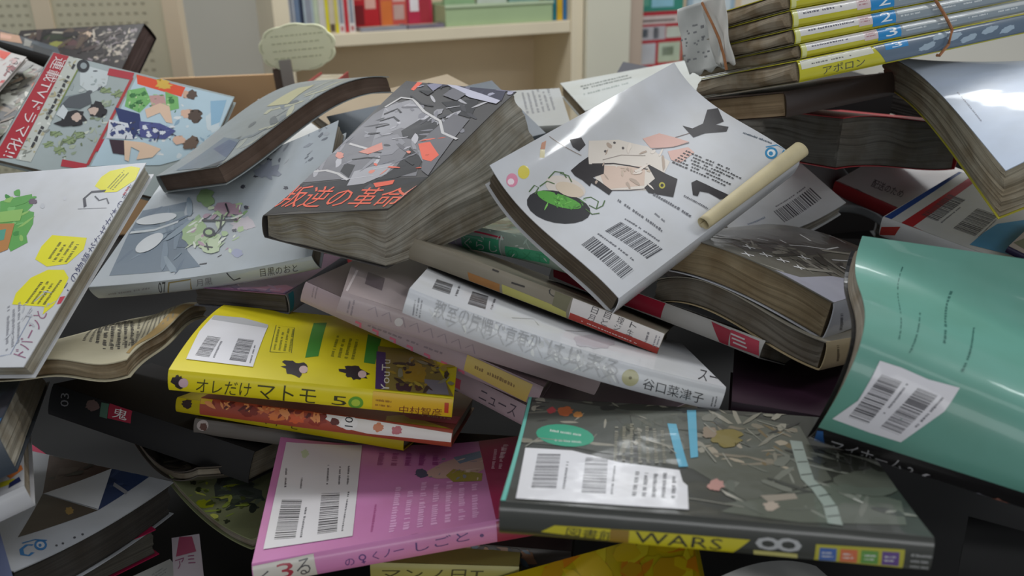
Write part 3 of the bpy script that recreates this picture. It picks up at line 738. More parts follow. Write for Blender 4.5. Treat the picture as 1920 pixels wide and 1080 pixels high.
   ('Z','2c2226',[7.58,1.48,0.78,0.01,0.25,-0.81],109,0.35),
   ('E','cdb0ab',[8.11,1.38,0.27,0.05,-0.09,0.43]),
   ('Z','2c2226',[11.35,1.59,0.8,0.02,0.2,-0.82],110,0.35),
   ('E','cdb0ab',[11.89,1.5,0.27,0.05,-0.07,0.43]),
   ('P','3f8a30',[7.27,8.8,8.15,9.27,8.71,3.18,7.91,2.81]),
   ('P','3f8a30',[11.39,7.54,12.43,6.85,12.52,2.88,11.77,2.94]),
   ('L','8a8618',[5.57,3.49,5.0,7.29,6.93,3.4],4,111),
   ('L','8a8618',[9.39,3.33,9.19,7.1,11.23,3.19],4,112),
   ('S','6a6a1c',[5.52,3.11,4.88,7.49,6.2,7.32,6.9,3.25,5.52,3.11],0.05),
  ],
  'b0': [
   ('Z','2c2226',[0.68,0.71,0.39,0.04,0.0,0.49],117,0.35),
   ('E','c8a8b0',[0.97,0.67,0.3,0.03,0.01,0.33]),
   ('T','3c3a14',[1.7,0.07,5.12,0.1,1.81,1.06],'オレだけ'),
   ('T','3c3a14',[5.53,0.03,9.24,0.02,5.61,1.18],'マトモ'),
   ('T','3c3a14',[10.26,0.09,11.21,0.08,10.29,0.82],'5'),
   ('E','5e9a28',[11.8,0.45,0.48,0.05,-0.02,0.46]),
   ('E','a8c43a',[11.8,0.45,0.28,0.03,-0.01,0.27]),
  ],
 },
 'red_ten': {
  'b0': [
   ('P','dedad4',[7.85,1.15,11.85,1.12,17.32,0.96,17.17,0.36,11.58,0.21,9.74,0.41]),
   ('P','c8a012',[0.02,1.14,0.84,1.17,0.79,0.8,0.01,0.77]),
   ('Z','7a2a1c',[3.48,0.67,0.58,0.07,-0.03,0.33],92,0.3),
   ('Z','d0733a',[5.33,0.65,0.58,0.07,-0.03,0.32],93,0.3),
   ('Z','c8572e',[6.8,0.63,0.58,0.08,-0.03,0.33],94,0.3),
   ('Z','8a2f1e',[8.08,0.62,0.58,0.07,-0.03,0.32],95,0.3),
   ('E','e4e1de',[10.29,0.77,0.58,0.07,-0.04,0.47]),
   ('T','2a282a',[10.6,0.52,10.55,1.17,10.02,0.52],'10'),
   ('Z','c8805c',[12.25,0.73,0.36,0.05,-0.03,0.29],96,0.2),
   ('Z','b86a70',[13.52,0.68,0.35,0.05,-0.03,0.29],97,0.2),
   ('X',['7a2a1c','c86a3a','5a2018','d88a50'],[0.3,0.81,9.72,0.7,0.28,1.18],40,0.1,0.3,2,92),
  ],
  'top': [
   ('P','d2c41a',[12.45,1.25,13.54,2.15,17.11,-0.14,17.1,-0.97,12.67,-0.42]),
   ('P','cf4a62',[12.47,3.17,17.19,3.46,17.36,1.42,14.11,1.22]),
   ('L','e8b8b8',[14.66,2.12,17.06,2.16,14.56,3.01],1,98),
  ],
 },
 'yellow_c': {
  'b0': [
   ('Z','3a2c2a',[0.85,0.75,0.38,0.06,-0.02,0.32],105,0.3),
   ('T','5a5412',[2.25,0.34,9.59,0.19,2.38,0.95],'オレだけマトモ'),
  ],
 },
 'gray_d': {
  'b0': [
   ('E','a89c98',[0.67,0.7,0.43,0.05,-0.03,0.39]),
   ('Z','5a3c34',[0.75,0.63,0.28,0.03,-0.02,0.27],79,0.2),
  ],
  'top': [
   ('P','4c4846',[0.11,0.09,5.98,0.34,5.69,1.09,-0.19,0.88]),
  ],
 },
 'pink': {
  'parts': [
   ('barcode_label', 'top', [
    ('P','dedadc',[0.46,12.09,5.49,12.47,5.49,0.93,0.49,1.01]),
    ('B','454347',[0.99,1.74,0.96,5.57,2.21,1.6],53),
    ('B','454347',[3.44,1.66,3.3,6.06,4.56,1.63],54),
    ('L','66646a',[2.39,1.56,2.39,5.44,2.66,1.59],1,55),
    ('L','66646a',[4.75,1.58,4.85,5.87,4.99,1.63],1,56),
    ('L','5a585c',[0.89,6.7,0.64,9.66,1.15,6.74],1,57),
    ('L','5a585c',[1.84,6.66,1.79,8.05,2.1,6.7],1,58),
    ('L','5a585c',[3.44,7.05,3.3,10.08,3.7,7.1],1,59),
    ('L','5a585c',[4.18,7.0,4.08,9.75,4.44,7.04],1,60),
    ('L','5a585c',[4.71,6.95,4.64,9.76,4.98,6.99],1,61),
    ('Z','c8d4b0',[1.81,10.84,0.24,0.03,-0.05,0.54],62,0.2),
   ]),
   ('paper_band', 'top', [
    ('P','9c2450',[13.62,0.05,18.35,0.05,18.35,12.66,13.62,12.66]),
    ('L','d8a8b8',[13.93,7.38,14.58,11.59,14.84,7.04],2,67),
    ('L','e0c0c8',[14.52,9.06,15.15,11.7,15.28,8.77],1,68),
   ]),
   ('paper_band', 'b0', [
    ('P','8c2048',[13.62,0.05,18.35,0.05,18.35,1.31,13.62,1.31]),
   ]),
  ],
  'top': [
   ('L','e2a8d2',[7.34,0.7,7.73,6.89,12.93,0.75],7,63),
   ('L','a04a86',[6.36,9.58,6.49,11.78,10.93,8.97],5,64),
   ('L','b05a90',[6.42,1.1,6.59,4.78,6.72,1.13],1,65),
   ('P','c4a296',[9.5,7.74,10.95,9.33,12.82,10.58,13.74,10.52,13.59,7.5,12.55,6.52,10.51,6.85]),
   ('Z','55566a',[9.51,7.9,0.41,-0.09,0.01,0.67],66,0.2),
   ('P','9a8c40',[11.07,7.2,11.6,8.1,13.43,6.84,13.27,5.68,11.5,6.08]),
   ('P','7a8a9c',[11.7,10.09,13.57,10.77,13.59,9.57,12.07,8.88]),
   ('X',['a88a80','d8c0b0','8a8a94'],[9.84,7.17,13.36,5.99,10.98,10.06],22,0.06,0.2,3,53),
  ],
  'b0': [
   ('P','c6c0b8',[0.04,1.25,3.39,1.36,3.49,0.02,0.07,-0.07]),
   ('T','a03040',[1.26,0.15,2.21,0.18,1.31,1.12],'3'),
   ('T','4a4648',[2.38,0.18,3.15,0.22,2.43,1.16],'る'),
   ('T','4a4648',[0.32,0.08,0.9,0.09,0.35,0.86],'く'),
   ('T','5a3a78',[5.1,0.16,8.41,0.36,5.01,0.77],'の♀くノ一'),
   ('T','5a3a78',[9.01,0.37,12.05,0.5,9.0,0.97],'しごと'),
   ('E','5a3a78',[12.76,0.66,0.12,-0.02,0.01,0.1]),
  ],
 },
 'tri': {
  'top': [
   ('P','4a3833',[14.85,11.1,13.92,5.41,9.01,7.03]),
   ('P','494139',[3.55,3.48,9.01,7.03,8.62,2.0]),
   ('P','2c3b5e',[13.92,5.41,14.27,2.07,8.62,2.0]),
   ('X',['22304f','3a4a6c'],[9.78,2.56,13.52,2.38,13.36,4.92],10,0.2,0.5,2,41),
   ('P','c9cbcf',[9.04,6.97,13.77,5.37,8.74,2.1]),
   ('P','8a8a90',[12.15,3.8,11.47,2.03,11.06,1.85,11.7,3.5]),
   ('Z','8a7040',[7.81,3.6,0.11,-0.24,0.41,0.4],40,0.2),
   ('S','2a6ea4',[3.18,1.9,3.01,2.21,2.42,2.01,1.91,1.39,1.97,0.97,2.41,1.11],0.22),
   ('E','2a6ea4',[3.38,1.53,0.17,-0.32,0.56,0.57]),
   ('E','b4b7bd',[3.38,1.53,0.11,-0.21,0.33,0.34]),
   ('E','2a6ea4',[3.31,1.5,0.04,-0.08,0.17,0.17]),
   ('S','2a6ea4',[3.06,2.6,3.79,2.36,3.99,1.66],0.14),
   ('E','4a4c52',[3.75,0.68,0.03,-0.07,0.11,0.11]),
   ('E','4a4c52',[4.14,0.57,0.03,-0.07,0.11,0.11]),
   ('E','4a4c52',[5.06,0.56,0.04,-0.07,0.12,0.11]),
   ('E','4a4c52',[5.61,0.46,0.04,-0.07,0.12,0.11]),
   ('L','7c8087',[14.12,6.21,16.69,9.51,15.14,5.66],3,41),
   ('X',['41302b','584842','33302c'],[10.74,8.29,13.36,6.01,14.21,10.48],14,0.2,0.6,2,40),
  ],
 },
 'black': {
  'b0': [
   ('T','8a888a',[1.84,1.15,1.64,2.14,1.09,0.98],'03'),
   ('Z','6a5450',[3.78,1.81,0.55,0.16,-0.08,0.39],66,0.2),
   ('P','4a6a5a',[4.46,2.25,5.11,2.32,5.24,1.24,4.58,1.21]),
   ('P','98243a',[5.14,2.41,7.12,2.62,7.27,1.47,5.27,1.29]),
   ('T','dcd8d8',[5.62,1.47,6.87,1.56,5.61,2.22],'鬼'),
  ],
 },
 'mangapage': {
  'top': [
   ('S','2a2827',[-0.62,0.85,1.83,0.9,3.58,1.74],0.3),
   ('S','2a2827',[1.13,0.6,2.75,0.88],0.3),
   ('S','2a2827',[2.68,1.75,2.47,3.13,3.84,3.76],0.3),
   ('S','2a2827',[-0.58,2.01,0.69,3.14,1.32,4.6],0.3),
   ('S','2a2827',[4.47,0.09,6.11,0.54],0.3),
   ('S','8d8377',[1.51,1.46,1.31,2.84,2.55,3.53],0.35),
   ('S','8d8377',[-1.12,1.42,0.27,2.04],0.35),
   ('S','8d8377',[4.7,1.62,3.68,3.19],0.35),
   ('Z','8a8074',[2.42,2.3,0.16,0.96,-0.85,0.41],118,0.3),
   ('Z','3c3634',[0.27,2.04,0.06,0.66,-0.55,0.27],119,0.3),
   ('X',['2c2826','7a7066','3c3632','8f8578','1e1c1b'],[-0.62,0.56,-0.32,4.54,7.68,-1.34],44,0.15,0.6,3,118),
  ],
 },
 'leaf': {
  'top': [
   ('Z','3e4a44',[3.12,3.6,2.91,0.62,-2.43,0.33],53,0.2),
   ('Z','4a504a',[4.31,3.23,0.79,1.19,-1.74,0.85],54,0.25),
   ('Z','9aa83a',[0.59,0.88,0.29,0.6,-0.58,0.25],55,0.3),
   ('Z','7c9a4c',[-0.03,2.38,0.25,0.55,-0.52,0.23],56,0.3),
   ('Z','a8b020',[4.95,0.54,0.33,0.47,-0.51,0.23],57,0.4),
   ('Z','2e3420',[0.96,1.0,0.08,0.17,-0.26,0.11],58,0.4),
   ('Z','2e3420',[2.78,1.0,0.09,0.16,-0.27,0.12],59,0.4),
   ('Z','2e3420',[6.46,0.81,0.11,0.14,-0.31,0.14],60,0.4),
   ('Z','2e3420',[7.06,-0.04,0.11,0.13,-0.32,0.14],61,0.4),
   ('Z','2e3420',[8.42,0.45,0.12,0.13,-0.34,0.16],62,0.4),
   ('Z','2e3420',[1.72,1.07,0.09,0.16,-0.26,0.11],63,0.4),
   ('X',['3a4238','55604a','2c332c','6a7460'],[4.88,1.15,8.27,2.65,-0.31,4.41],40,0.15,0.5,2,53),
   ('X',['a8b23a','8a9a40','c0c45a','5a6430'],[0.86,0.17,8.38,-0.46,-0.49,3.63],30,0.12,0.4,2,54),
  ],
 },
 'oldpaper': {
  'top': [
   ('L','746e60',[7.39,5.54,3.65,16.81,12.17,3.19],9,105),
   ('L','4e4a42',[9.06,3.49,4.16,16.38,12.15,2.83],6,106),
   ('L','8a8474',[11.24,4.67,8.4,15.83,12.28,10.57],8,107),
   ('P','a88c58',[11.59,9.08,11.55,14.88,12.55,15.69,12.62,9.49,12.48,4.68,12.15,2.83,12.35,0.98,12.0,1.34,11.67,4.66]),
  ],
 },
 'whitebig': {
  'top': [
   ('P','e4dc14',[9.61,15.98,9.66,16.94,10.09,17.54,11.72,17.91,12.6,17.65,12.8,16.37,11.84,15.18,10.81,15.21]),
   ('P','e4dc14',[8.67,11.13,11.7,10.68,12.03,9.58,11.41,8.31,9.91,8.15,8.56,8.89,8.39,10.08]),
   ('P','e4dc14',[9.09,4.93,8.81,5.88,9.2,7.2,10.17,7.86,11.45,7.79,12.21,7.06,12.37,5.87,12.35,4.69,11.94,4.01,11.72,4.66]),
   ('L','6a661a',[10.73,15.72,11.23,17.6,11.52,15.37],3,105),
   ('L','6a661a',[9.46,8.65,9.53,10.52,11.5,8.45],4,106),
   ('L','6a661a',[9.93,5.03,10.12,7.2,11.81,4.79],4,107),
   ('T','3a3e66',[12.97,5.81,13.25,15.61,12.2,6.2],'この物語がなぜ女体のまま'),
   ('L','b03a4a',[12.39,14.86,12.41,15.9,12.83,14.66],1,108),
   ('T','96607c',[12.65,0.62,12.29,4.08,11.52,0.96],'ドバーンと'),
   ('S','c03048',[12.74,4.85,12.64,5.46],0.4),
   ('S','3a3a44',[9.93,13.81,9.37,14.72,9.66,15.36,10.81,15.38],0.22),
   ('S','55555e',[10.18,14.88,10.78,14.39,11.31,14.57,11.77,13.99],0.1),
   ('S','8a8a90',[9.41,13.64,11.81,13.56],0.05),
   ('P','5da24e',[1.96,14.99,3.15,15.34,4.42,15.58,5.23,14.34,5.09,13.8,5.76,13.59,6.38,12.37,6.51,11.21,7.01,10.52,6.08,9.72,5.43,10.36,4.12,11.47]),
   ('X',['5da24e','3f8a3c','78b868','8fbb62'],[5.1,9.88,6.99,10.77,1.98,15.32],16,0.1,0.4,2,105),
   ('P','8fbb62',[2.67,13.82,4.6,14.0,5.05,12.78,3.37,12.68]),
   ('P','b57c42',[3.44,12.57,4.74,12.53,5.73,9.94,5.23,9.67]),
   ('P','4f9a84',[3.85,11.91,4.35,11.98,4.82,10.91,4.52,10.82]),
   ('Z','6a5a68',[5.0,14.74,0.38,-0.03,-0.17,0.3],109,0.2),
   ('L','9a9aa0',[10.8,1.13,8.74,4.76,11.57,1.93],3,110),
   ('S','8f9ab4',[10.68,0.81,11.37,0.96,11.12,4.03],0.05),
   ('E','c2c3c8',[6.13,14.21,0.19,-0.01,-0.17,0.29]),
   ('E','cacad0',[7.67,14.86,0.15,-0.01,-0.12,0.23]),
   ('X',['b9bac0','c4c5ca'],[10.37,1.95,12.58,3.56,9.5,4.74],20,0.05,0.2,4,106),
  ],
 },
 'blueflower': {
  'top': [
   ('P','5f7080',[0.12,9.72,4.72,9.66,5.23,6.68,7.4,3.02,9.28,1.01,5.72,1.03,1.2,1.2,0.81,3.61,0.31,6.41]),
   ('P','78878f',[2.3,8.78,4.89,8.37,6.07,6.15,3.7,5.71]),
   ('X',['8f949c','6a6f78','a4a8ae'],[8.82,11.58,19.14,9.31,8.59,17.08],40,0.08,0.3,2,133),
   ('X',['54667a','6f8090','7f8f9c'],[1.47,1.61,7.48,1.32,0.46,9.26],24,0.2,0.8,3,132),
   ('E','cdd0d2',[2.35,7.99,2.02,-0.03,0.44,-0.73]),
   ('E','cdd0d2',[3.17,4.78,0.87,0.86,0.69,-0.78]),
   ('S','c3c8ca',[0.48,6.59,2.87,6.43,4.94,7.01],0.3),
   ('Z','9cb682',[7.7,4.82,1.52,-0.36,-0.69,1.79],131,0.35),
   ('Z','b9c8a4',[9.13,3.6,1.16,-0.26,-0.37,1.03],132,0.4),
   ('Z','a88a98',[9.75,7.05,1.36,-0.4,-0.34,0.98],133,0.35),
   ('Z','86a072',[6.57,9.5,0.98,-0.31,-0.44,1.11],134,0.35),
   ('Z','c2b9bf',[11.78,4.99,1.08,-0.3,-0.27,0.89],135,0.3),
   ('X',['a8bf90','8aa878','c4d0b0','d8dccf','b090a0'],[6.48,3.26,11.93,2.14,6.66,8.6],60,0.1,0.35,2.2,131),
   ('S','25262c',[7.47,6.49,9.31,5.95,11.15,5.57],0.16),
   ('S','25262c',[9.39,6.6,9.76,4.93,9.42,4.18],0.18),
   ('E','25262c',[8.77,4.75,0.6,-0.14,-0.21,0.6]),
   ('E','9cb682',[8.77,4.75,0.38,-0.09,-0.12,0.33]),
   ('S','25262c',[9.22,7.96,9.98,6.68,9.82,6.23],0.14),
   ('S','25262c',[8.89,3.19,9.77,2.88],0.14),
   ('S','25262c',[8.96,3.52,9.46,2.66],0.12),
   ('S','25262c',[9.1,1.27,9.76,1.26],0.14),
   ('S','3a3a40',[10.53,1.77,10.85,1.93],0.12),
   ('Z','4a4a54',[15.09,7.9,0.22,-0.08,-0.05,0.2],136,0.4),
   ('Z','4a4a54',[11.58,6.81,0.22,-0.07,-0.07,0.2],137,0.4),
   ('Z','4a4a54',[11.21,4.44,0.21,-0.05,-0.06,0.19],138,0.4),
   ('Z','4a4a54',[13.42,15.13,0.27,-0.13,-0.06,0.24],139,0.4),
   ('Z','4a4a54',[14.45,14.75,0.26,-0.13,-0.06,0.23],140,0.4),
   ('Z','4a4a54',[15.16,14.65,0.27,-0.13,-0.05,0.23],141,0.4),
   ('Z','4a4a54',[15.77,14.99,0.26,-0.13,-0.05,0.23],142,0.4),
   ('Z','4a4a54',[12.52,14.22,0.26,-0.12,-0.07,0.24],143,0.4),
   ('Z','4a4a54',[11.35,10.62,0.25,-0.09,-0.07,0.22],144,0.4),
   ('Z','4a4a54',[12.25,12.21,0.26,-0.11,-0.06,0.23],145,0.4),
   ('Z','4a4a54',[10.34,9.7,0.24,-0.08,-0.07,0.22],146,0.4),
   ('Z','9ea2bc',[12.27,1.79,0.5,-0.11,-0.14,0.47],147,0.2),
   ('Z','8a8f9c',[12.37,10.87,1.34,-0.53,-0.35,1.18],148,0.35),
   ('Z','7d828e',[10.38,13.7,1.06,-0.47,-0.33,0.98],149,0.4),
  ],
  'b0': [
   ('T','3a3c42',[5.27,0.15,5.9,0.13,5.97,1.35],'07'),
   ('S','8a7c50',[5.94,-0.08,6.84,1.22,8.73,1.28,8.1,0.23],0.12),
   ('T','77777c',[8.75,0.5,10.14,0.5,9.13,1.2],'月黒'),
   ('S','4a4a50',[11.89,1.4,12.06,0.62,12.69,0.73],0.12),
   ('T','4c4c52',[14.28,0.49,17.38,0.31,14.67,1.26],'目黒のおと'),
   ('L','8f9096',[1.06,0.4,4.98,0.72,1.33,0.84],1,150),
  ],
 },
 'purple': {
  'top': [
   ('P','a06a96',[2.47,-0.47,6.17,1.06,8.43,0.16,3.46,-1.16]),
   ('P','b0688a',[5.05,0.61,7.41,1.76,8.46,1.28,8.19,0.11]),
   ('X',['a878a0','6a4a78','c090b0','80608c'],[2.98,-1.15,8.72,0.0,3.43,0.87],22,0.15,0.5,3,79),
  ],
  'a1': [
   ('P','2a6470',[0.18,1.54,0.91,1.55,0.48,0.21,-0.25,0.21]),
  ],
 },
 'brown': {
  'top': [
   ('X',['7a8288','a0a49c','6a7074','b0b09a'],[6.8,-2.94,11.61,-0.13,3.68,15.03],36,0.2,0.8,3,66),
   ('P','b6b28e',[3.72,10.86,3.68,15.03,5.62,15.41,7.02,10.8]),
   ('P','6f7b86',[2.64,0.54,3.17,5.81,6.84,4.91,11.29,0.41,8.26,-2.06]),
   ('P','55627a',[4.05,3.84,4.77,5.23,7.24,4.35,9.07,1.65]),
   ('P','3c444c',[3.54,-1.63,7.45,-1.33,9.31,1.24,11.61,-0.13,9.29,-2.42]),
  ],
 },
 'mag': {
  'top': [
   ('P','7f8a8c',[2.98,8.29,5.18,9.66,5.69,8.2,5.21,7.38,3.52,6.72]),
   ('P','c3cacb',[2.98,12.58,5.97,12.48,6.37,10.87,5.35,9.51,4.03,10.12]),
   ('X',['5a5e62','9aa4a4','b9bfbd'],[2.92,12.7,5.97,12.48,3.45,7.23],16,0.1,0.3,2,44),
   ('X',['c2c8bc','8f9c84','a9b29c','6f7a60'],[3.79,4.7,7.57,9.87,6.17,1.6],46,0.1,0.28,2.6,40),
   ('P','ae2c38',[0.1,13.28,1.62,13.49,2.11,0.58,0.09,-0.21,0.24,1.58]),
   ('P','bfc2ba',[1.62,13.49,3.01,13.37,3.51,0.57,2.16,0.47]),
   ('X',['8a8c84','d8dad2','b0a888'],[1.7,13.3,2.95,13.28,2.26,0.69],50,0.08,0.22,2,45),
   ('S','7a8a3c',[3.04,13.31,3.2,6.62],0.12),
   ('T','e6d8d8',[0.44,12.75,0.84,0.51,1.64,12.71],'連載TVドラマ化!!'),
   ('L','3a3a3c',[2.19,13.17,2.66,0.68,2.91,12.98],1,40),
   ('E','2e3034',[3.37,12.42,0.56,0.18,-0.32,0.75]),
   ('E','8f999b',[3.41,12.44,0.29,0.09,-0.16,0.37]),
   ('P','55595e',[3.31,7.19,3.67,8.51,5.18,9.66,5.92,8.4,5.16,7.49]),
   ('Z','282528',[5.15,6.3,1.01,0.31,-0.35,0.82],41,0.25),
   ('Z','282528',[6.68,7.84,0.84,0.26,-0.35,0.83],42,0.25),
   ('Z','c8b0a2',[5.28,6.47,0.42,0.13,-0.2,0.47],43,0.2),
   ('Z','c8b0a2',[6.45,7.63,0.42,0.13,-0.19,0.48],44,0.2),
   ('P','282528',[3.58,5.16,4.29,5.9,5.5,5.49,4.55,5.07]),
   ('P','c9ced0',[3.38,6.21,3.48,7.51,4.25,6.95,4.29,5.9]),
   ('Z','8a9a70',[4.26,4.2,0.45,0.14,-0.15,0.34],45,0.5),
   ('S','5a6a50',[4.0,3.86,4.52,4.54],0.08),
   ('Z','8a9a70',[5.69,3.86,0.45,0.14,-0.15,0.34],46,0.5),
   ('S','5a6a50',[5.43,3.53,5.95,4.2],0.08),
   ('Z','8a9a70',[4.18,2.9,0.45,0.13,-0.15,0.33],47,0.5),
   ('S','5a6a50',[3.92,2.56,4.44,3.23],0.08),
   ('Z','8a9a70',[6.42,4.54,0.46,0.14,-0.14,0.34],48,0.5),
   ('S','5a6a50',[6.16,4.2,6.69,4.88],0.08),
   ('Z','8a9a70',[6.62,10.26,0.47,0.15,-0.15,0.36],49,0.5),
   ('S','5a6a50',[6.35,9.9,6.9,10.62],0.08),
   ('Z','8a9a70',[7.8,10.22,0.47,0.15,-0.15,0.37],50,0.5),
   ('S','5a6a50',[7.53,9.86,8.08,10.58],0.08),
   ('Z','8a9a70',[5.37,2.5,0.45,0.13,-0.15,0.33],51,0.5),
   ('S','5a6a50',[5.11,2.17,5.63,2.83],0.08),
   ('P','b23440',[5.79,12.92,8.25,13.08,8.34,12.19,5.93,12.05]),
   ('S','b03a3c',[8.29,12.46,8.37,1.64],0.26),
   ('P','b23440',[6.01,1.62,8.37,1.76,8.38,1.14,6.19,0.86]),
   ('P','b52c3c',[8.41,4.69,9.44,5.46,9.75,3.94,8.41,3.22]),
   ('P','b5cbd6',[8.67,12.86,18.36,12.99,18.31,6.2,14.56,3.48,8.69,1.61]),
   ('X',['cfd8dc','8ba8bc','b9c9d2','e0e2e2'],[12.07,9.92,18.1,12.5,13.42,3.77],30,0.1,0.3,2,41),
   ('P','e0502c',[8.52,12.95,13.52,12.86,13.56,11.62,9.06,11.86]),
   ('Z','d8b048',[11.4,12.47,0.68,0.21,-0.24,0.63],52,0.4),
   ('P','78b46a',[8.5,10.85,9.87,11.7,11.07,10.29,10.56,8.64,8.96,8.95]),
   ('P','78b46a',[11.88,11.79,13.27,11.53,13.87,10.21,12.87,9.49]),
   ('P','c49a96',[10.64,10.84,11.93,11.39,12.59,10.22,11.4,9.58]),
   ('X',['5a9a50','9acb8a','3f7a44','c8d8a8'],[8.36,10.67,13.03,11.59,9.43,8.56],44,0.06,0.16,2,43),
   ('Z','3f7a44',[9.22,10.39,0.24,0.08,-0.1,0.25],53,0.4),
   ('Z','3f7a44',[10.08,9.84,0.23,0.08,-0.1,0.25],54,0.4),
   ('Z','3f7a44',[9.61,9.15,0.24,0.08,-0.09,0.24],55,0.4),
   ('Z','3f7a44',[10.07,10.94,0.24,0.07,-0.1,0.24],56,0.4),
   ('Z','3f7a44',[12.88,10.86,0.24,0.07,-0.09,0.24],57,0.4),
   ('P','dfbfa6',[10.88,9.15,11.93,10.29,12.92,10.19,13.94,8.35,13.33,8.29,12.35,9.2,11.45,8.25]),
   ('Z','d9b39c',[14.86,9.84,0.58,0.18,-0.2,0.55],58,0.2),
   ('Z','54443a',[15.62,9.81,0.58,0.17,-0.24,0.67],59,0.3),
   ('Z','d0a890',[13.95,12.02,0.38,0.12,-0.17,0.44],60,0.2),
   ('Z','5c4a40',[14.43,12.17,0.43,0.14,-0.21,0.57],61,0.3),
   ('P','2c3868',[8.16,8.57,10.6,8.52,11.31,7.27,11.17,5.53,9.64,6.5]),
   ('P','d2d6dc',[8.21,7.05,10.0,7.14,11.17,5.53,8.82,4.94]),
   ('P','4a5088',[10.93,7.69,12.81,8.0,14.54,7.6,13.96,6.38,11.63,5.93]),
   ('X',['e6e6ea','2c3868','6a74a0','3a3a50'],[8.21,7.05,14.29,8.26,9.0,5.13],50,0.06,0.18,2.5,42),
   ('Z','3a4678',[8.92,6.6,0.23,0.07,-0.1,0.24],62,0.4),
   ('Z','3a4678',[9.83,6.03,0.23,0.07,-0.1,0.23],63,0.4),
   ('Z','3a4678',[9.18,5.57,0.23,0.07,-0.09,0.23],64,0.4),
   ('Z','3a4678',[10.29,6.43,0.23,0.07,-0.1,0.24],65,0.4),
   ('Z','d8dce4',[11.68,7.12,0.23,0.07,-0.09,0.24],66,0.4),
   ('Z','d8dce4',[12.66,7.03,0.23,0.07,-0.09,0.23],67,0.4),
   ('Z','d8dce4',[13.45,7.01,0.24,0.07,-0.09,0.23],68,0.4),
   ('Z','d8dce4',[12.4,6.36,0.23,0.07,-0.09,0.23],69,0.4),
   ('Z','d9b39c',[15.22,6.63,0.61,0.18,-0.18,0.47],70,0.2),
   ('Z','6a5648',[16.39,6.59,0.7,0.21,-0.26,0.71],71,0.3),
   ('P','3a2430',[9.1,4.9,10.52,5.2,11.31,3.65,10.03,3.52]),
   ('P','e2c3a8',[10.43,5.18,12.23,5.46,13.99,5.22,13.6,4.08,12.31,3.44,12.23,4.43,11.31,4.67,11.76,3.02,11.31,3.14]),
   ('Z','c9d4d8',[17.52,9.58,0.67,0.21,-0.4,1.1],72,0.2),
   ('P','8fb4cc',[16.39,11.96,17.81,12.54,18.09,9.76,17.45,9.16]),
  ],
 },
 'darkcov': {
  'top': [
   ('S','a59a98',[19.55,9.53,20.37,9.27],0.3122631640154394),
   ('S','b5a898',[12.87,13.39,13.39,13.48],0.3859402148089826),
   ('S','8f8488',[17.04,14.03,17.5,14.16],0.46686477356725453),
   ('S','a59a98',[17.62,9.5,18.09,9.36],0.2816748081375674),
   ('S','8f8488',[14.6,9.0,15.48,8.61],0.2914641105987276),
   ('S','8f8488',[14.36,12.35,15.05,12.15],0.3011948786334482),
   ('S','8f8488',[15.67,11.99,16.39,12.06],0.33296362180515954),
   ('S','a59a98',[19.23,9.75,19.83,9.47],0.37018629665750974),
   ('S','8f8488',[16.17,11.24,16.73,10.86],0.2557163908131802),
   ('S','a59a98',[20.9,8.87,21.48,8.85],0.3440913531529136),
   ('S','8f8488',[20.59,11.18,21.37,10.8],0.27975513926844375),
   ('S','6f6a60',[16.56,9.21,17.04,9.24],0.38117545517328),
   ('S','b5a898',[19.06,13.33,19.67,13.55],0.48645004626054594),
   ('S','b5a898',[13.78,12.22,14.53,12.23],0.4810494048569477),
   ('S','b5a898',[17.66,12.18,18.27,11.9],0.4067014421315268),
   ('S','6f6a60',[19.17,12.11,19.47,12.34],0.49667477719606684),
   ('S','8f8488',[17.83,11.61,18.49,11.63],0.31255221451756565),
   ('S','a59a98',[18.09,13.16,18.78,13.18],0.3017649727511626),
   ('S','6f6a60',[15.81,8.79,16.21,8.77],0.28731133613506443),
   ('S','6f6a60',[20.18,12.14,20.99,11.97],0.2923224772811077),
   ('S','b5a898',[19.31,8.27,19.82,8.33],0.35094735380608677),
   ('S','8f8488',[14.38,11.96,15.05,11.88],0.3346196900682902),
   ('S','b5a898',[13.56,12.64,14.07,12.37],0.33892470168806005),
   ('S','b5a898',[17.22,13.89,17.83,13.67],0.32021301395303103),
   ('S','b5a898',[18.46,9.42,19.21,9.44],0.29466234814498726),
   ('S','b5a898',[20.74,11.05,21.18,11.12],0.32220662909872766),
   ('S','b5a898',[18.32,9.99,18.89,9.82],0.43445683817847663),
   ('S','8f8488',[20.19,11.81,21.0,11.6],0.4940305470754852),
   ('S','8f8488',[21.74,10.74,22.16,10.76],0.46346369847141006),
   ('S','6f6a60',[14.68,13.76,15.24,13.49],0.39521132505769874),
   ('S','b5a898',[19.01,11.46,19.55,11.69],0.29000576694765723),
   ('S','8f8488',[17.74,10.16,18.35,10.29],0.4296155833487617),
   ('S','a59a98',[16.08,8.81,16.5,8.95],0.29834002544790644),
   ('S','6f6a60',[13.67,11.47,14.22,11.67],0.30109156339959503),
   ('S','b5a898',[19.32,11.72,19.81,11.79],0.3525105786815309),
   ('S','b5a898',[15.47,9.19,16.29,9.08],0.3253456113763557),
   ('S','b5a898',[16.09,11.06,16.99,10.76],0.3547754816883109),
   ('S','6f6a60',[15.63,13.32,16.42,12.92],0.4919992296639514),
   ('S','a59a98',[18.32,11.91,18.81,11.95],0.4791190319045783),
   ('S','6f6a60',[17.65,12.1,18.37,11.7],0.37335255051310096),
   ('S','6f6a60',[18.24,9.79,19.16,9.43],0.39895249455040416),
   ('S','6f6a60',[17.14,8.24,17.48,8.49],0.48629401621274),
   ('S','8f8488',[17.4,8.53,17.87,8.71],0.4054216555521468),
   ('S','8f8488',[16.72,12.34,17.32,12.58],0.38314116291760536),
   ('S','a59a98',[17.13,8.51,17.54,8.59],0.28869141400131637),
   ('S','6f6a60',[21.4,12.09,22.1,11.77],0.4701649485965692),
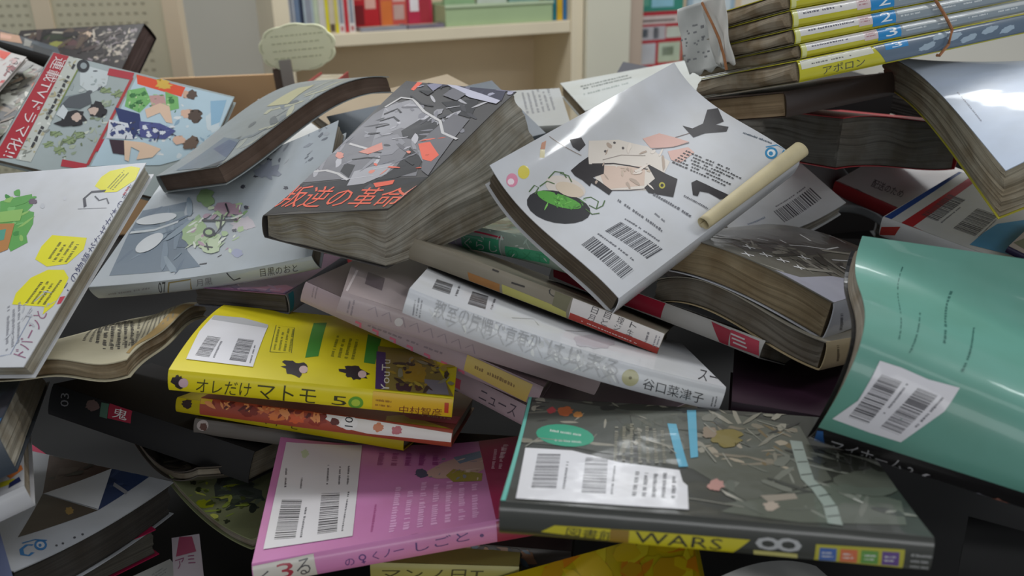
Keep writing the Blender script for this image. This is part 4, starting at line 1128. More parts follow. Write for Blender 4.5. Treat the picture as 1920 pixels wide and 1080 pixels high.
   ('S','8f8488',[19.83,13.84,20.34,13.74],0.33403041141772927),
   ('S','6f6a60',[16.15,10.95,16.74,10.76],0.45315948983804266),
   ('S','6f6a60',[13.11,14.32,13.68,14.51],0.4218551601201152),
   ('S','6f6a60',[14.93,11.62,15.64,11.41],0.48831695808514086),
   ('S','6f6a60',[20.09,8.82,20.72,8.63],0.4299023602092045),
   ('S','a59a98',[21.11,11.08,21.46,11.34],0.4447494306281583),
   ('S','6f6a60',[18.94,10.11,19.6,10.26],0.3696031527504935),
   ('S','b5a898',[18.23,11.04,18.82,11.01],0.3853515569340867),
   ('S','a8a292',[1.12,13.87,5.15,14.23,9.05,13.8,10.57,12.95],0.3),
   ('Z','c8b098',[11.76,13.46,1.29,-0.08,-0.35,0.69],92,0.3),
   ('Z','8a8a40',[7.73,11.95,1.31,-0.07,-0.31,0.59],93,0.4),
   ('Z','5a3c3c',[11.08,11.58,1.65,-0.08,-0.39,0.78],94,0.3),
   ('P','2c3420',[2.58,13.78,9.15,13.61,10.12,12.78,6.0,12.62]),
   ('X',['8a8080','b5aa9c','5c5450','3c3430','9a9488'],[12.01,14.21,20.59,14.08,14.88,8.41],80,0.15,0.45,2.4,92),
   ('X',['4a3c38','241e1c','5a4a3c'],[1.27,14.45,11.55,14.24,4.42,10.39],30,0.3,0.9,2,93),
  ],
 },
 'mag2': {
  'top': [
   ('X',['28303e','5a6470','8a7a70'],[14.55,-1.56,20.27,8.12,14.32,13.25],20,0.2,0.6,2,53),
   ('P','b58f7a',[14.34,11.75,16.47,15.47,16.81,5.09,14.5,1.51]),
   ('P','cfa292',[14.37,9.57,15.64,10.73,15.56,6.06,14.46,4.08]),
   ('P','28303e',[17.99,7.85,20.29,8.84,19.59,0.41,17.9,-0.15]),
   ('P','8a8a88',[17.08,13.15,17.92,11.8,17.6,3.86,16.92,2.83]),
  ],
 },
 'mag3': {
  'top': [
   ('Z','8f8f84',[12.81,10.04,0.9,0.5,-0.88,0.76],53,0.35),
   ('Z','a5a49a',[14.47,7.58,0.78,0.44,-0.76,0.64],54,0.35),
   ('Z','6a6a5e',[15.27,8.98,0.68,0.38,-0.67,0.57],55,0.35),
   ('Z','3a3a3c',[16.08,5.67,0.86,0.49,-0.83,0.7],56,0.35),
   ('Z','9a9a90',[17.9,5.33,0.58,0.32,-0.53,0.46],57,0.35),
   ('Z','5c2f22',[13.11,11.2,0.81,0.45,-0.78,0.69],58,0.35),
   ('Z','b0542e',[15.14,10.36,0.4,0.22,-0.38,0.34],59,0.35),
   ('Z','55583a',[17.91,3.99,0.66,0.37,-0.62,0.53],60,0.35),
   ('Z','b0aca0',[16.68,7.4,0.49,0.27,-0.46,0.4],61,0.35),
   ('S','2c2c2c',[14.41,6.6,17.42,6.43],0.25),
   ('S','2c2c2c',[14.84,5.9,18.02,5.57],0.25),
   ('S','2c2c2c',[12.76,9.03,13.56,10.46],0.25),
   ('S','2c2c2c',[13.45,8.45,14.5,10.0],0.25),
   ('X',['9a988c','55524a','b9b6aa','3a3833','7a6a5a','6c7458'],[9.64,10.27,13.92,12.66,19.77,1.12],70,0.25,0.8,2.4,53),
  ],
 },
 'mag4': {
  'top': [
   ('P','d8442c',[9.48,18.35,10.97,18.27,10.89,17.07,10.28,17.2]),
   ('L','8a4a4a',[11.97,15.15,11.85,17.74,13.24,14.78],2,53),
   ('T','55484a',[12.89,15.47,12.56,17.65,11.81,15.74],'広い'),
   ('Z','c85a58',[12.97,13.88,0.41,0.15,-0.45,0.65],54,0.2),
   ('X',['b86a68','8a5a5c','c9a8a4'],[10.48,17.1,12.47,17.79,12.66,13.78],16,0.1,0.3,2,53),
  ],
 },
 'bluewhite': {
  'top': [
   ('P','5878b0',[0.05,20.749999999999996,0.9,20.2,14.749999999999998,19.999999999999996,14.749999999999998,21.06,0.05,21.06]),
   ('L','8a90a0',[1.03,9.96,0.79,5.21,1.3,10.01],1,118),
  ],
 },
 'rwtext': {
  'top': [
   ('T','4a484c',[2.8,1.56,5.89,1.76,2.28,3.17],'配送のため'),
   ('P','8f2028',[-0.08,-0.47,0.21,0.17,4.26,-0.11,5.86,-0.04,5.21,-1.66]),
   ('Z','5a3230',[2.41,-0.73,0.46,0.53,-0.45,0.71],79,0.2),
  ],
 },
 'flag': {
  'top': [
   ('P','2c4a8c',[0.1,-0.18,-0.01,7.33,-0.37,12.76,0.27,13.08,0.52,7.27,0.72,-0.08]),
   ('P','ad2c34',[1.61,0.04,1.46,6.43,1.24,12.76,1.97,12.87,2.32,6.16,2.62,-0.24]),
   ('B','46444a',[1.99,2.51,1.67,7.86,3.49,2.43],53),
   ('B','46444a',[4.94,2.21,4.58,7.07,6.76,2.19],54),
   ('L','77757a',[3.7,2.38,3.34,7.22,3.97,2.4],1,55),
   ('L','77757a',[6.92,2.23,6.42,6.9,7.17,2.24],1,56),
   ('P','4f92bc',[7.14,0.56,6.96,3.3,7.01,5.47,8.28,7.9,11.12,1.54]),
   ('P','b86a68',[2.46,-0.94,2.77,0.18,3.58,-0.28,3.06,-1.35]),
  ],
  'b0': [
   ('P','a83a34',[0.13,0.94,1.7,1.56,1.42,0.63,0.06,0.08]),
  ],
 },
 'barwhite': {
  'top': [
   ('B','46444a',[7.37,2.78,11.69,3.48,7.34,1.08],105),
   ('L','77757a',[7.38,3.28,11.68,4.02,7.37,2.95],1,106),
   ('L','8a92a0',[3.51,1.74,6.72,2.7,3.38,1.26],1,107),
  ],
 },
 'backwhite': {
  'top': [
   ('L','5a6460',[1.53,7.9,8.45,9.16,1.96,10.22],2,118),
   ('L','8a9490',[1.27,5.56,7.12,6.92,1.53,6.87],1,119),
  ],
 },
 'greypages': {
  'top': [
   ('L','8a8a8c',[10.4,3.36,10.31,10.35,13.9,4.36],6,118),
  ],
 },
 'rededge': {
 },
 'curled': {
  'top': [
   ('S','8e8f93',[6.17,9.98,8.87,11.34,11.73,11.76],0.5),
   ('S','55565c',[6.09,8.59,8.77,9.96,11.76,10.93],0.4),
   ('Z','4a4a55',[7.49,10.1,0.88,0.14,0.33,0.61],79,0.2),
   ('X',['7a7b80','b5b6b8','5c5d66'],[5.0,7.54,11.99,10.66,7.67,11.65],20,0.2,0.7,3,79),
  ],
 },
 'yellowbright': {
  'top': [
   ('Z','e0a21c',[14.56,11.78,0.78,-0.28,0.05,0.62],157,0.3),
   ('Z','d8c418',[15.97,10.5,0.86,-0.3,0.07,0.67],158,0.3),
   ('Z','e4941c',[12.68,11.64,0.55,-0.19,0.01,0.43],159,0.3),
   ('Z','e0a81e',[17.42,10.19,0.55,-0.2,0.05,0.44],160,0.3),
   ('Z','d8c818',[10.77,11.82,0.51,-0.18,0.0,0.38],161,0.3),
   ('L','8a2a1c',[12.02,10.69,12.36,11.67,12.3,10.6],1,162),
   ('L','8a2a1c',[12.94,10.38,13.29,11.35,13.21,10.29],1,163),
   ('L','8a2a1c',[13.84,10.09,14.2,11.03,14.1,10.0],1,164),
   ('L','8a2a1c',[14.72,9.79,15.09,10.73,14.98,9.71],1,165),
   ('L','8a2a1c',[15.58,9.5,15.97,10.42,15.83,9.42],1,166),
   ('L','8a2a1c',[16.42,9.22,16.82,10.13,16.68,9.14],1,167),
   ('L','8a2a1c',[17.12,8.99,17.55,10.1,17.36,8.91],1,168),
   ('X',['e8c818','d8a818','e09018','ecd828'],[7.47,12.41,18.17,9.37,13.67,12.51],30,0.4,1.2,2,157),
  ],
 },
 'palespine': {
  'b0': [
   ('T','4a4426',[0.62,0.7,6.64,0.85,0.73,1.41],'マンノ日T'),
   ('P','8a5a58',[-2.2,1.14,-0.96,1.42,-1.15,0.32,-2.2,0.27]),
   ('P','5a6a88',[-0.86,1.43,-0.08,1.57,-0.24,0.36,-1.02,0.33]),
  ],
 },
 'brownphoto': {
  'b0': [
   ('Z','4a5a50',[2.33,0.94,0.54,0.05,0.02,0.31],131,0.3),
   ('Z','6a7078',[3.31,0.56,0.46,0.04,0.01,0.27],132,0.3),
   ('Z','566c84',[4.14,0.95,0.46,0.04,0.01,0.27],133,0.3),
   ('Z','7a4e38',[5.77,0.79,0.71,0.07,0.01,0.43],134,0.3),
   ('Z','8c6040',[6.74,0.57,0.45,0.05,0.0,0.28],135,0.3),
   ('Z','2e2c2a',[5.12,0.92,0.33,0.04,0.01,0.2],136,0.3),
   ('X',['7a5a44','3a3028','56626c','2a2624','8a6a50'],[0.64,0.3,7.22,0.46,0.69,1.17],40,0.15,0.5,2,131),
  ],
 },
 'whitepink': {
  'top': [
   ('P','7c2c48',[0.48,18.2,1.29,17.96,1.47,16.09,0.21,15.85]),
   ('T','6a2c4e',[0.23,14.4,1.4,14.76,0.13,15.51],'アミ'),
  ],
 },
 'whitesheet': {
  'top': [
   ('L','8a8c88',[11.16,17.49,12.3,17.76,11.13,16.65],3,131),
  ],
 },
 'corner': {
  'top': [
   ('E','e0e0e4',[10.11,3.47,0.36,-0.44,0.0,0.92]),
   ('P','b8b02c',[10.01,1.94,10.71,1.64,11.16,0.92,10.02,1.17]),
   ('P','262c54',[10.53,1.23,11.05,1.52,11.16,0.77,10.48,0.55]),
   ('P','c8743c',[10.3,2.77,11.18,3.13,11.29,2.34,10.59,1.78]),
  ],
 },
 'leftpages': {
  'top': [
   ('P','20649c',[12.25,1.39,12.85,2.33,13.26,1.39,13.33,-2.61,13.05,-3.87]),
   ('P','2a2c38',[11.94,7.5,12.5,9.45,13.0,6.59,12.88,2.48,12.69,2.25]),
  ],
 },
 'photocard': {
  'top': [
   ('P','6a6a58',[0.06,0.71,0.45,2.14,1.16,0.53]),
  ],
 },
 'stack_1': {
  'b0': [
   ('P','dedad6',[0.1,0.46,6.2,0.46,6.2,1.06,0.1,1.06]),
   ('P','d8c4c4',[6.2,0.33,7.6,0.33,7.6,1.06,6.2,1.06]),
   ('P','1c86c4',[7.6,0.13,10,0.13,10,1.06,7.6,1.06]),
   ('P','8c969c',[10,0.03,25.0,0.03,25.0,1.06,10,1.06]),
   ('P','b8bdbe',[10.2,0.65,25.0,0.65,25.0,0.98,10.2,0.98]),
   ('P','d8d890',[0.05,0.03,0.5,0.03,0.5,1.06,0.05,1.06]),
   ('L','5a5866',[1.0,0.6322,5.6,0.6322,1.0,0.8938],1,1),
   ('T','e8eef2',[8.4,0.2725,9.6,0.2725,8.4,0.9810000000000001],'3'),
   ('L','b06a70',[6.4,0.545,7.4,0.545,6.4,0.9265],2,10),
   ('L','d8dcdc',[10.5,0.3815,13.0,0.3815,10.5,0.654],1,7),
   ('L','d8dcdc',[13.9,0.3815,16.4,0.3815,13.9,0.654],1,8),
   ('L','d8dcdc',[17.3,0.3815,19.8,0.3815,17.3,0.654],1,9),
   ('L','d8dcdc',[20.7,0.3815,23.2,0.3815,20.7,0.654],1,10),
  ],
 },
 'stack_2': {
  'b0': [
   ('P','dedad6',[0.1,0.5,6.2,0.5,6.2,1.15,0.1,1.15]),
   ('P','d8c4c4',[6.2,0.36,7.6,0.36,7.6,1.15,6.2,1.15]),
   ('P','1c86c4',[7.6,0.14,10,0.14,10,1.15,7.6,1.15]),
   ('P','8c969c',[10,0.04,25.0,0.04,25.0,1.15,10,1.15]),
   ('P','b8bdbe',[10.2,0.71,25.0,0.71,25.0,1.07,10.2,1.07]),
   ('P','d8d890',[0.05,0.04,0.5,0.04,0.5,1.15,0.05,1.15]),
   ('L','5a5866',[1.0,0.6902,5.6,0.6902,1.0,0.9758000000000001],1,2),
   ('T','e8eef2',[8.4,0.29750000000000004,9.6,0.29750000000000004,8.4,1.0710000000000002],'2'),
   ('L','b06a70',[6.4,0.5950000000000001,7.4,0.5950000000000001,6.4,1.0115],2,11),
   ('L','d8dcdc',[10.5,0.41650000000000004,13.0,0.41650000000000004,10.5,0.7140000000000001],1,14),
   ('L','d8dcdc',[13.9,0.41650000000000004,16.4,0.41650000000000004,13.9,0.7140000000000001],1,15),
   ('L','d8dcdc',[17.3,0.41650000000000004,19.8,0.41650000000000004,17.3,0.7140000000000001],1,16),
   ('L','d8dcdc',[20.7,0.41650000000000004,23.2,0.41650000000000004,20.7,0.7140000000000001],1,17),
  ],
 },
 'stack_3': {
  'b0': [
   ('P','dedad6',[0.1,0.55,6.2,0.55,6.2,1.28,0.1,1.28]),
   ('P','d8c4c4',[6.2,0.4,7.6,0.4,7.6,1.28,6.2,1.28]),
   ('P','1c86c4',[7.6,0.16,10,0.16,10,1.28,7.6,1.28]),
   ('P','8c969c',[10,0.04,25.0,0.04,25.0,1.28,10,1.28]),
   ('P','b8bdbe',[10.2,0.79,25.0,0.79,25.0,1.19,10.2,1.19]),
   ('P','d8d890',[0.05,0.04,0.5,0.04,0.5,1.28,0.05,1.28]),
   ('L','5a5866',[1.0,0.7656,5.6,0.7656,1.0,1.0824],1,3),
   ('T','e8eef2',[8.4,0.33,9.6,0.33,8.4,1.1880000000000002],'2'),
   ('L','b06a70',[6.4,0.66,7.4,0.66,6.4,1.122],2,12),
   ('L','d8dcdc',[10.5,0.46199999999999997,13.0,0.46199999999999997,10.5,0.792],1,21),
   ('L','d8dcdc',[13.9,0.46199999999999997,16.4,0.46199999999999997,13.9,0.792],1,22),
   ('L','d8dcdc',[17.3,0.46199999999999997,19.8,0.46199999999999997,17.3,0.792],1,23),
   ('L','d8dcdc',[20.7,0.46199999999999997,23.2,0.46199999999999997,20.7,0.792],1,24),
  ],
 },
 'stack_4': {
  'b0': [
   ('P','dedad6',[0.1,0.55,6.2,0.55,6.2,1.28,0.1,1.28]),
   ('P','d8c4c4',[6.2,0.4,7.6,0.4,7.6,1.28,6.2,1.28]),
   ('P','1c86c4',[7.6,0.16,10,0.16,10,1.28,7.6,1.28]),
   ('P','8c969c',[10,0.04,25.0,0.04,25.0,1.28,10,1.28]),
   ('P','b8bdbe',[10.2,0.79,25.0,0.79,25.0,1.19,10.2,1.19]),
   ('P','d8d890',[0.05,0.04,0.5,0.04,0.5,1.28,0.05,1.28]),
   ('L','5a5866',[1.0,0.7656,5.6,0.7656,1.0,1.0824],1,4),
   ('T','e8eef2',[8.4,0.33,9.6,0.33,8.4,1.1880000000000002],'1'),
   ('L','b06a70',[6.4,0.66,7.4,0.66,6.4,1.122],2,13),
   ('L','d8dcdc',[10.5,0.46199999999999997,13.0,0.46199999999999997,10.5,0.792],1,28),
   ('L','d8dcdc',[13.9,0.46199999999999997,16.4,0.46199999999999997,13.9,0.792],1,29),
   ('L','d8dcdc',[17.3,0.46199999999999997,19.8,0.46199999999999997,17.3,0.792],1,30),
   ('L','d8dcdc',[20.7,0.46199999999999997,23.2,0.46199999999999997,20.7,0.792],1,31),
  ],
 },
 'stack_0': {
  'b0': [
   ('P','5f6f80',[8.6,0.1,24.9,0.1,24.9,1.5799999999999998,7.4,1.5799999999999998]),
   ('P','dcdac8',[0.2,0.924,7.4,1.008,7.2,1.5959999999999999,0.2,1.5959999999999999]),
   ('L','77756a',[1.2,1.1088,6,1.1088,1.2,1.344],1,3),
   ('T','4a4a3c',[2.2,0.20159999999999997,6.4,0.23520000000000002,2.2,0.84],'アポロン'),
   ('P','1c86c4',[8.6,1.0415999999999999,11,1.0415999999999999,11,1.5959999999999999,8.6,1.5959999999999999]),
   ('T','e8eef2',[9.3,1.1088,10.4,1.1088,9.3,1.512],'3'),
   ('Z','9fb0bd',[13,0.672,0.9,0.1,0.1,0.2688],3,0.2),
   ('Z','9fb0bd',[16,1.008,0.9,0.1,0.1,0.2688],4,0.2),
   ('Z','9fb0bd',[17.5,0.588,0.9,0.1,0.1,0.2688],5,0.2),
   ('Z','9fb0bd',[20,0.924,0.9,0.1,0.1,0.2688],6,0.2),
   ('Z','9fb0bd',[22,0.672,0.9,0.1,0.1,0.2688],7,0.2),
   ('Z','9fb0bd',[14.5,1.26,0.9,0.1,0.1,0.2688],8,0.2),
  ],
 },
 'redwhite': {
  'b0': [
   ('P','8c1c30',[0.01,1.27,7.2,1.29,9.84,1.31,9.89,0.1,4.06,-0.12,0.43,0.27]),
   ('P','8c1c30',[13.46,1.13,14.97,1.04,15.12,0.03,14.49,0.02]),
   ('P','a02c40',[14.94,1.1,17.0,1.06,17.35,0.16,15.26,0.09]),
   ('S','b8b0b0',[15.05,0.84,16.07,0.81],0.1),
   ('S','b8b0b0',[15.22,0.6,16.23,0.58],0.1),
   ('S','b8b0b0',[15.39,0.36,16.4,0.34],0.1),
  ],
 },
}
# ------------------------------------------------------------------ books
class Frame:
    """size and bend of one book: where a point of the book (a along, b across, c through, 0..1) lies"""
    def __init__(s, key):
        t, m, lwt, w, h = POSE[key]
        s.L, s.W, s.T = lwt; s.w = w; s.h = h
        M = Matrix(((m[0], m[1], m[2], t[0]), (m[3], m[4], m[5], t[1]), (m[6], m[7], m[8], t[2]), (0, 0, 0, 1)))
        q = M.to_quaternion(); s.M = Matrix.Translation(t) @ q.to_matrix().to_4x4()
        s.wave = None
    def D(s, a, b, c, dx=0, dy=0, dz=0):
        A, B = 2 * a - 1, 2 * b - 1; h = s.h
        z = c * s.T * (1 + s.w[0] * (a - .5) + s.w[1] * (b - .5))
        z += h[0] * A * A + h[1] * B * B + h[2] * A * B + h[3] * (A ** 3 - A) + h[4] * (B ** 3 - B) + h[5] * A * A * B + h[6] * A * B * B
        if s.wave: z += s.wave(a, b, c)
        return Vector(((a - .5) * s.L + dx, (b - .5) * s.W + dy, z + dz))
    def face(s, f, u, v, o):
        """u, v metres on a face, o metres off it"""
        if f == 'top': return s.D(u / s.L, v / s.W, 1, 0, 0, o)
        if f == 'b0': return s.D(u / s.L, 0, v / s.T, 0, -o - s.bulge('b0', v / s.T), 0)
        if f == 'b1': return s.D(u / s.L, 1, v / s.T, 0, o + s.bulge('b1', v / s.T), 0)
        if f == 'a1': return s.D(1, u / s.W, v / s.T, o + s.bulge('a1', v / s.T), 0, 0)
        if f == 'a0': return s.D(0, u / s.W, v / s.T, -o - s.bulge('a0', v / s.T), 0, 0)
    spine = 'b0'; spine_bulge = .0018
    def bulge(s, f, c):
        return s.spine_bulge * math.sqrt(max(0, sin(pi * min(max(c, 0), 1)))) if f == s.spine else 0
    def dims(s, f): return (s.L, s.W) if f == 'top' else ((s.L, s.T) if f[0] == 'b' else (s.W, s.T))
    def bent(s): return any(abs(x) > 1e-4 for x in s.h) or s.wave is not None

def print_mesh(fr, face, items, base, rough, crinkle, film, name, parent, lift=.00012, step=.00004, extra=None, cscale=28.0):
    """printed marks laid on one face of a book, joined with an optional base sheet mesh"""
    mats = []; mi_of = {}
    def slot(col):
        if col not in mi_of:
            mi_of[col] = len(mats); mats.append(cover_mat(col, rough, crinkle, film, .06, cscale))
        return mi_of[col]
    V = []; F = []; MI = []
    if extra:
        V += extra[0]; F += extra[1]; mats.append(extra[2]); MI += [0] * len(extra[1]); mi_of['*base'] = 0
    U, W = fr.dims(face)
    shapes = art_shapes(items); boxes = []
    bm = bmesh.new()
    for col, vs, fs in shapes:
        xs = [v[0] for v in vs]; ys = [v[1] for v in vs]
        if not xs: continue
        bb = (min(xs), min(ys), max(xs), max(ys)); lay = 0
        for b2, l2 in boxes:
            if bb[0] < b2[2] and b2[0] < bb[2] and bb[1] < b2[3] and b2[1] < bb[3]: lay = max(lay, l2 + 1)
        boxes.append((bb, lay)); idx = slot(col)
        bv = [bm.verts.new((min(max(x / 100, .0003), U - .0003), min(max(y / 100, .0003), W - .0003), lay)) for x, y in vs]
        for f in fs:
            try:
                fc = bm.faces.new([bv[i] for i in f]); fc.material_index = idx
            except ValueError: pass
    bmesh.ops.triangulate(bm, faces=[f for f in bm.faces if len(f.verts) > 4])
    if fr.bent() or face == fr.spine:
        for ax, size in ((0, U), (1, W)):
            if face == 'top' or (ax == 0 and fr.bent()): n = max(2, int(size / .007))
            elif ax == 1: n = 8
            else: continue
            for i in range(1, n):
                co = [0, 0, 0]; co[ax] = size * i / n; no = [0, 0, 0]; no[ax] = 1
                bmesh.ops.bisect_plane(bm, geom=bm.verts[:] + bm.edges[:] + bm.faces[:], plane_co=co, plane_no=no)
    n0 = len(V)
    bm.verts.index_update()
    for v in bm.verts: V.append(fr.face(face, v.co.x, v.co.y, base + lift + v.co.z * step))
    for f in bm.faces:
        if f.calc_area() < 1e-12: continue
        nz = f.normal.z
        ids = [n0 + v.index for v in f.verts]
        F.append(ids); MI.append(f.material_index)
    bm.free()
    if not F: return None
    o = mesh_obj(name, V, F, mats, parent, MI, None, True)
    return o

def sheet(fr, face, th, nu, nv, u0=0, u1=1, v0=0, v1=1, off=0):
    """a thin card on one face; returns (verts, faces)"""
    U, W = fr.dims(face); V = []
    for o in (off, off - th):
        for i in range(nu + 1):
            for j in range(nv + 1):
                V.append(fr.face(face, U * (u0 + (u1 - u0) * i / nu), W * (v0 + (v1 - v0) * j / nv), o))
    n = (nu + 1) * (nv + 1)
    F = grid_faces(nu, nv) + [f[::-1] for f in grid_faces(nu, nv, n)]
    rim = [(i, 0) for i in range(nu)] + [(nu, j) for j in range(nv)] + [(i, nv) for i in range(nu, 0, -1)] + [(0, j) for j in range(nv, 0, -1)]
    ids = [i * (nv + 1) + j for i, j in rim]
    for k in range(len(ids)):
        a, b = ids[k], ids[(k + 1) % len(ids)]
        F.append((a, n + a, n + b, b))
    return V, F

def page_block(fr, parent, mat, spine, inset=.002, ripple=.0006, wob=0.0, fan=None, seed=1, rows=None, c0=.0, c1=1.0, name='page_block', belly=0.0):
    """the block of leaves: every side is built of many rows that step in and out like real gatherings"""
    rn = random.Random(seed)
    rows = rows or max(7, int(fr.T / .0016))
    N = 28
    per = []
    for i in range(N): per.append((i / N, 0, 'b0'))
    for i in range(N): per.append((1, i / N, 'a1'))
    for i in range(N): per.append((1 - i / N, 1, 'b1'))
    for i in range(N): per.append((0, 1 - i / N, 'a0'))
    V = []; UV = []; F = []
    eL, eW = inset / fr.L, inset / fr.W
    offs = [rn.uniform(-1, .4) * ripple for _ in range(rows + 1)]
    ph = [rn.uniform(0, 6.28) for _ in range(4)]
    t_in = .0012
    for k in range(rows + 1):
        c = c0 + (c1 - c0) * k / rows
        for i, (a, b, sd) in enumerate(per):
            ia = min(max(a, eL), 1 - eL); ib = min(max(b, eW), 1 - eW)
            sp_ = (spine == 'b0' and b == 0) or (spine == 'b1' and b == 1) or (spine == 'a0' and a == 0) or (spine == 'a1' and a == 1)
            if spine == 'b0': ib = max(ib, .0015 / fr.W)
            if spine == 'b1': ib = min(ib, 1 - .0015 / fr.W)
            if spine == 'a0': ia = max(ia, .0015 / fr.L)
            if spine == 'a1': ia = min(ia, 1 - .0015 / fr.L)
            s_ = (i / len(per)) * 4
            o = offs[k] + ripple * .5 * sin(9 * s_ + k * .7 + ph[0]) + belly * sin(pi * c)
            if sp_: o = 0
            dx = dy = 0
            if a >= 1: dx = o
            if a <= 0: dx = -o
            if b <= 0: dy = -o
            if b >= 1: dy = o
            if fan:
                for key, (f0, f1) in fan.items():
                    w = (1 - c)
                    if key == 'a1' and a > .5: dx += (f0 + (f1 - f0) * b) * w * (2 * a - 1)
                    if key == 'a0' and a < .5: dx -= (f0 + (f1 - f0) * b) * w * (1 - 2 * a)
                    if key == 'b0' and b < .5: dy -= (f0 + (f1 - f0) * a) * w * (1 - 2 * b)
                    if key == 'b1' and b > .5: dy += (f0 + (f1 - f0) * a) * w * (2 * b - 1)
            dz = wob * sin(pi * c) * sin(14 * a + 9 * b + ph[1] + 2.2 * c) if wob else 0
            z0 = t_in * (1 if c <= .001 else -1 if c >= .999 else 0)
            V.append(fr.D(ia, ib, c, dx, dy, dz + z0)); UV.append((s_ * .12, c * fr.T))
    n = len(per)
    for k in range(rows):
        for i in range(n):
            j = (i + 1) % n
            F.append((k * n + i, k * n + j, (k + 1) * n + j, (k + 1) * n + i))
    # closing grids top and bottom
    for k, flip in ((0, True), (rows, False)):
        base = len(V); c = c0 + (c1 - c0) * k / rows; z0 = t_in * (1 if k == 0 else -1)
        g = 26 if fr.bent() else 8
        for i in range(g + 1):
            for j in range(g + 1):
                V.append(fr.D(eL + (1 - 2 * eL) * i / g, eW + (1 - 2 * eW) * j / g, c, 0, 0, z0)); UV.append((i * .01, c * fr.T))
        fs = grid_faces(g, g, base)
        F += [f[::-1] for f in fs] if flip else fs
    return mesh_obj(name, V, F, mat, parent, None, UV)

LABEL_FACES = {}
def book(key, label, cover='c8c8c8', spine='b0', spinecol=None, under=None, page='8a8172', pdark=None, name='book', cat='book', group=None,
         top='back_cover', rough=.36, crinkle=.12, film=0.0, ripple=.0006, wob=0.0, fan=None, inset=.002, wave=None, bulge=.0018,
         pstain=.35, no_spine=False, seed=None, th=.0007, cscale=28.0, pcon=.45, belly=0.0):
    fr = Frame(key); fr.spine = spine; fr.spine_bulge = bulge; fr.wave = wave
    root = empty(name, label, cat, group=group, M=fr.M)
    art = ART.get(key, {})
    bent = fr.bent(); nu, nv = (30, 26) if bent else (8, 6)
    sp = spinecol or cover
    page_block(fr, root, page_mat(page, pdark, pcon, pstain), spine, inset, ripple, wob, fan, seed or len(key) * 7 + ord(key[0]), belly=belly)
    V, F = sheet(fr, 'top', th, nu, nv)
    cov = print_mesh(fr, 'top', art.get('top', []), 0, rough, crinkle, film, top, root, extra=(V, F, cover_mat(cover, rough, crinkle, film, cscale=cscale)), cscale=cscale)
    # lower cover
    other = 'front_cover' if top == 'back_cover' else 'back_cover'
    V = []
    for dz in (th, 0):
        for i in range(nu + 1):
            for j in range(nv + 1): V.append(fr.D(i / nu, j / nv, 0, 0, 0, dz))
    n = (nu + 1) * (nv + 1); F = grid_faces(nu, nv) + [f[::-1] for f in grid_faces(nu, nv, n)]
    rim = [(i, 0) for i in range(nu)] + [(nu, j) for j in range(nv)] + [(i, nv) for i in range(nu, 0, -1)] + [(0, j) for j in range(nv, 0, -1)]
    ids = [i * (nv + 1) + j for i, j in rim]
    for k in range(len(ids)):
        a_, b_ = ids[k], ids[(k + 1) % len(ids)]; F.append((a_, n + a_, n + b_, b_))
    mesh_obj(other, V, F, cover_mat(under or sp, rough, crinkle, film), root)
    if not no_spine:
        V, F = sheet(fr, spine, th, 24, 8)
        spo = print_mesh(fr, spine, art.get(spine, []), 0, rough, crinkle * .5, film, 'spine', root, extra=(V, F, cover_mat(sp, rough, crinkle * .5, film, cscale=cscale)), cscale=cscale)
    # stickers, bands and labels are parts of their own
    for pn, face, items in art.get('parts', []):
        if face == spine and no_spine: continue
        print_mesh(fr, face, items, .00035, rough, crinkle * .6, film, pn, cov if 'label' in pn else root)
    return root, fr

# ------------------------------------------------------------------ the room
def struct(name, mb, mat):
    o = mb.build(name, mat); o['kind'] = 'structure'; return o
m = MB(); m.box((-3.2, -1.2, -.05), (3.2, 3.62, 0)); struct('floor', m, plain_mat('floor_tiles', '8d8a84', .5, .12, 3))
m = MB(); m.box((-3.2, 3.5, 0), (3.2, 3.6, 2.9)); struct('wall_back', m, plain_mat('painted_wall', 'e2ded2', .75, .04, 2))

# table that carries the heap
m = MB(); m.box((-1.15, .16, .985), (1.25, 1.72, 1.02)); tb = empty('table', 'large dark work table buried under the heap of books', 'table', (0, .95, 0))
dk = plain_mat('dark_laminate', '0e0e0f', .85, .2, 9)
o = m.build('table_top', dk, None, bevel=.003); o.parent = tb; o.matrix_parent_inverse = Matrix.Translation((0, -.95, 0))
for x in (-1.08, 1.18):
    for y in (.24, 1.64):
        m = MB(); m.box((x - .025, y - .025, 0), (x + .025, y + .025, .985)); o = m.build('leg', dk); o.parent = tb; o.matrix_parent_inverse = Matrix.Translation((0, -.95, 0))

# ------------------------------------------------------------------ the bookcase at the back
BC = Matrix.Translation((-.6515, 2.497, 0)) @ Matrix.Rotation(radians(23.8), 4, 'Z')   # x along its front, y into it
bc = empty('bookcase', 'cream bookcase against the back wall with one shelf of books', 'bookcase', M=BC)
cream = plain_mat('cream_board', 'dacdb2', .55, .06, 5)
cream2 = plain_mat('pink_cream_board', 'b5a291', .6, .06, 5)
panel = plain_mat('beige_back_panel', 'dfccae', .7, .08, 4)
W_ = .985; SH = 1.2149
m = MB(); m.box((0, 0, 0), (.045, .30, 2.05)); m.build('side_panel', cream, bc, bevel=.002)
m = MB(); m.box((W_ - .045, 0, 0), (W_, .30, 2.05)); m.build('side_panel', cream, bc, bevel=.002)
hole_m = plain_mat('dark_hole', '4a443d')
for k in range(16):
    m = MB(); m.box((.0449, .035, 1.02 + k * .026), (.0458, .043, 1.032 + k * .026)); m.build('shelf_pin_hole', hole_m, bc)
m = MB(); m.box((.045, .285, .05), (W_ - .045, .30, 2.05)); m.build('back_panel', panel, bc)
for z in (.08, .66, SH, 1.72):
    m = MB(); m.box((.046, .004, z - .036), (W_ - .046, .284, z)); m.build('shelf', cream, bc, bevel=.002)
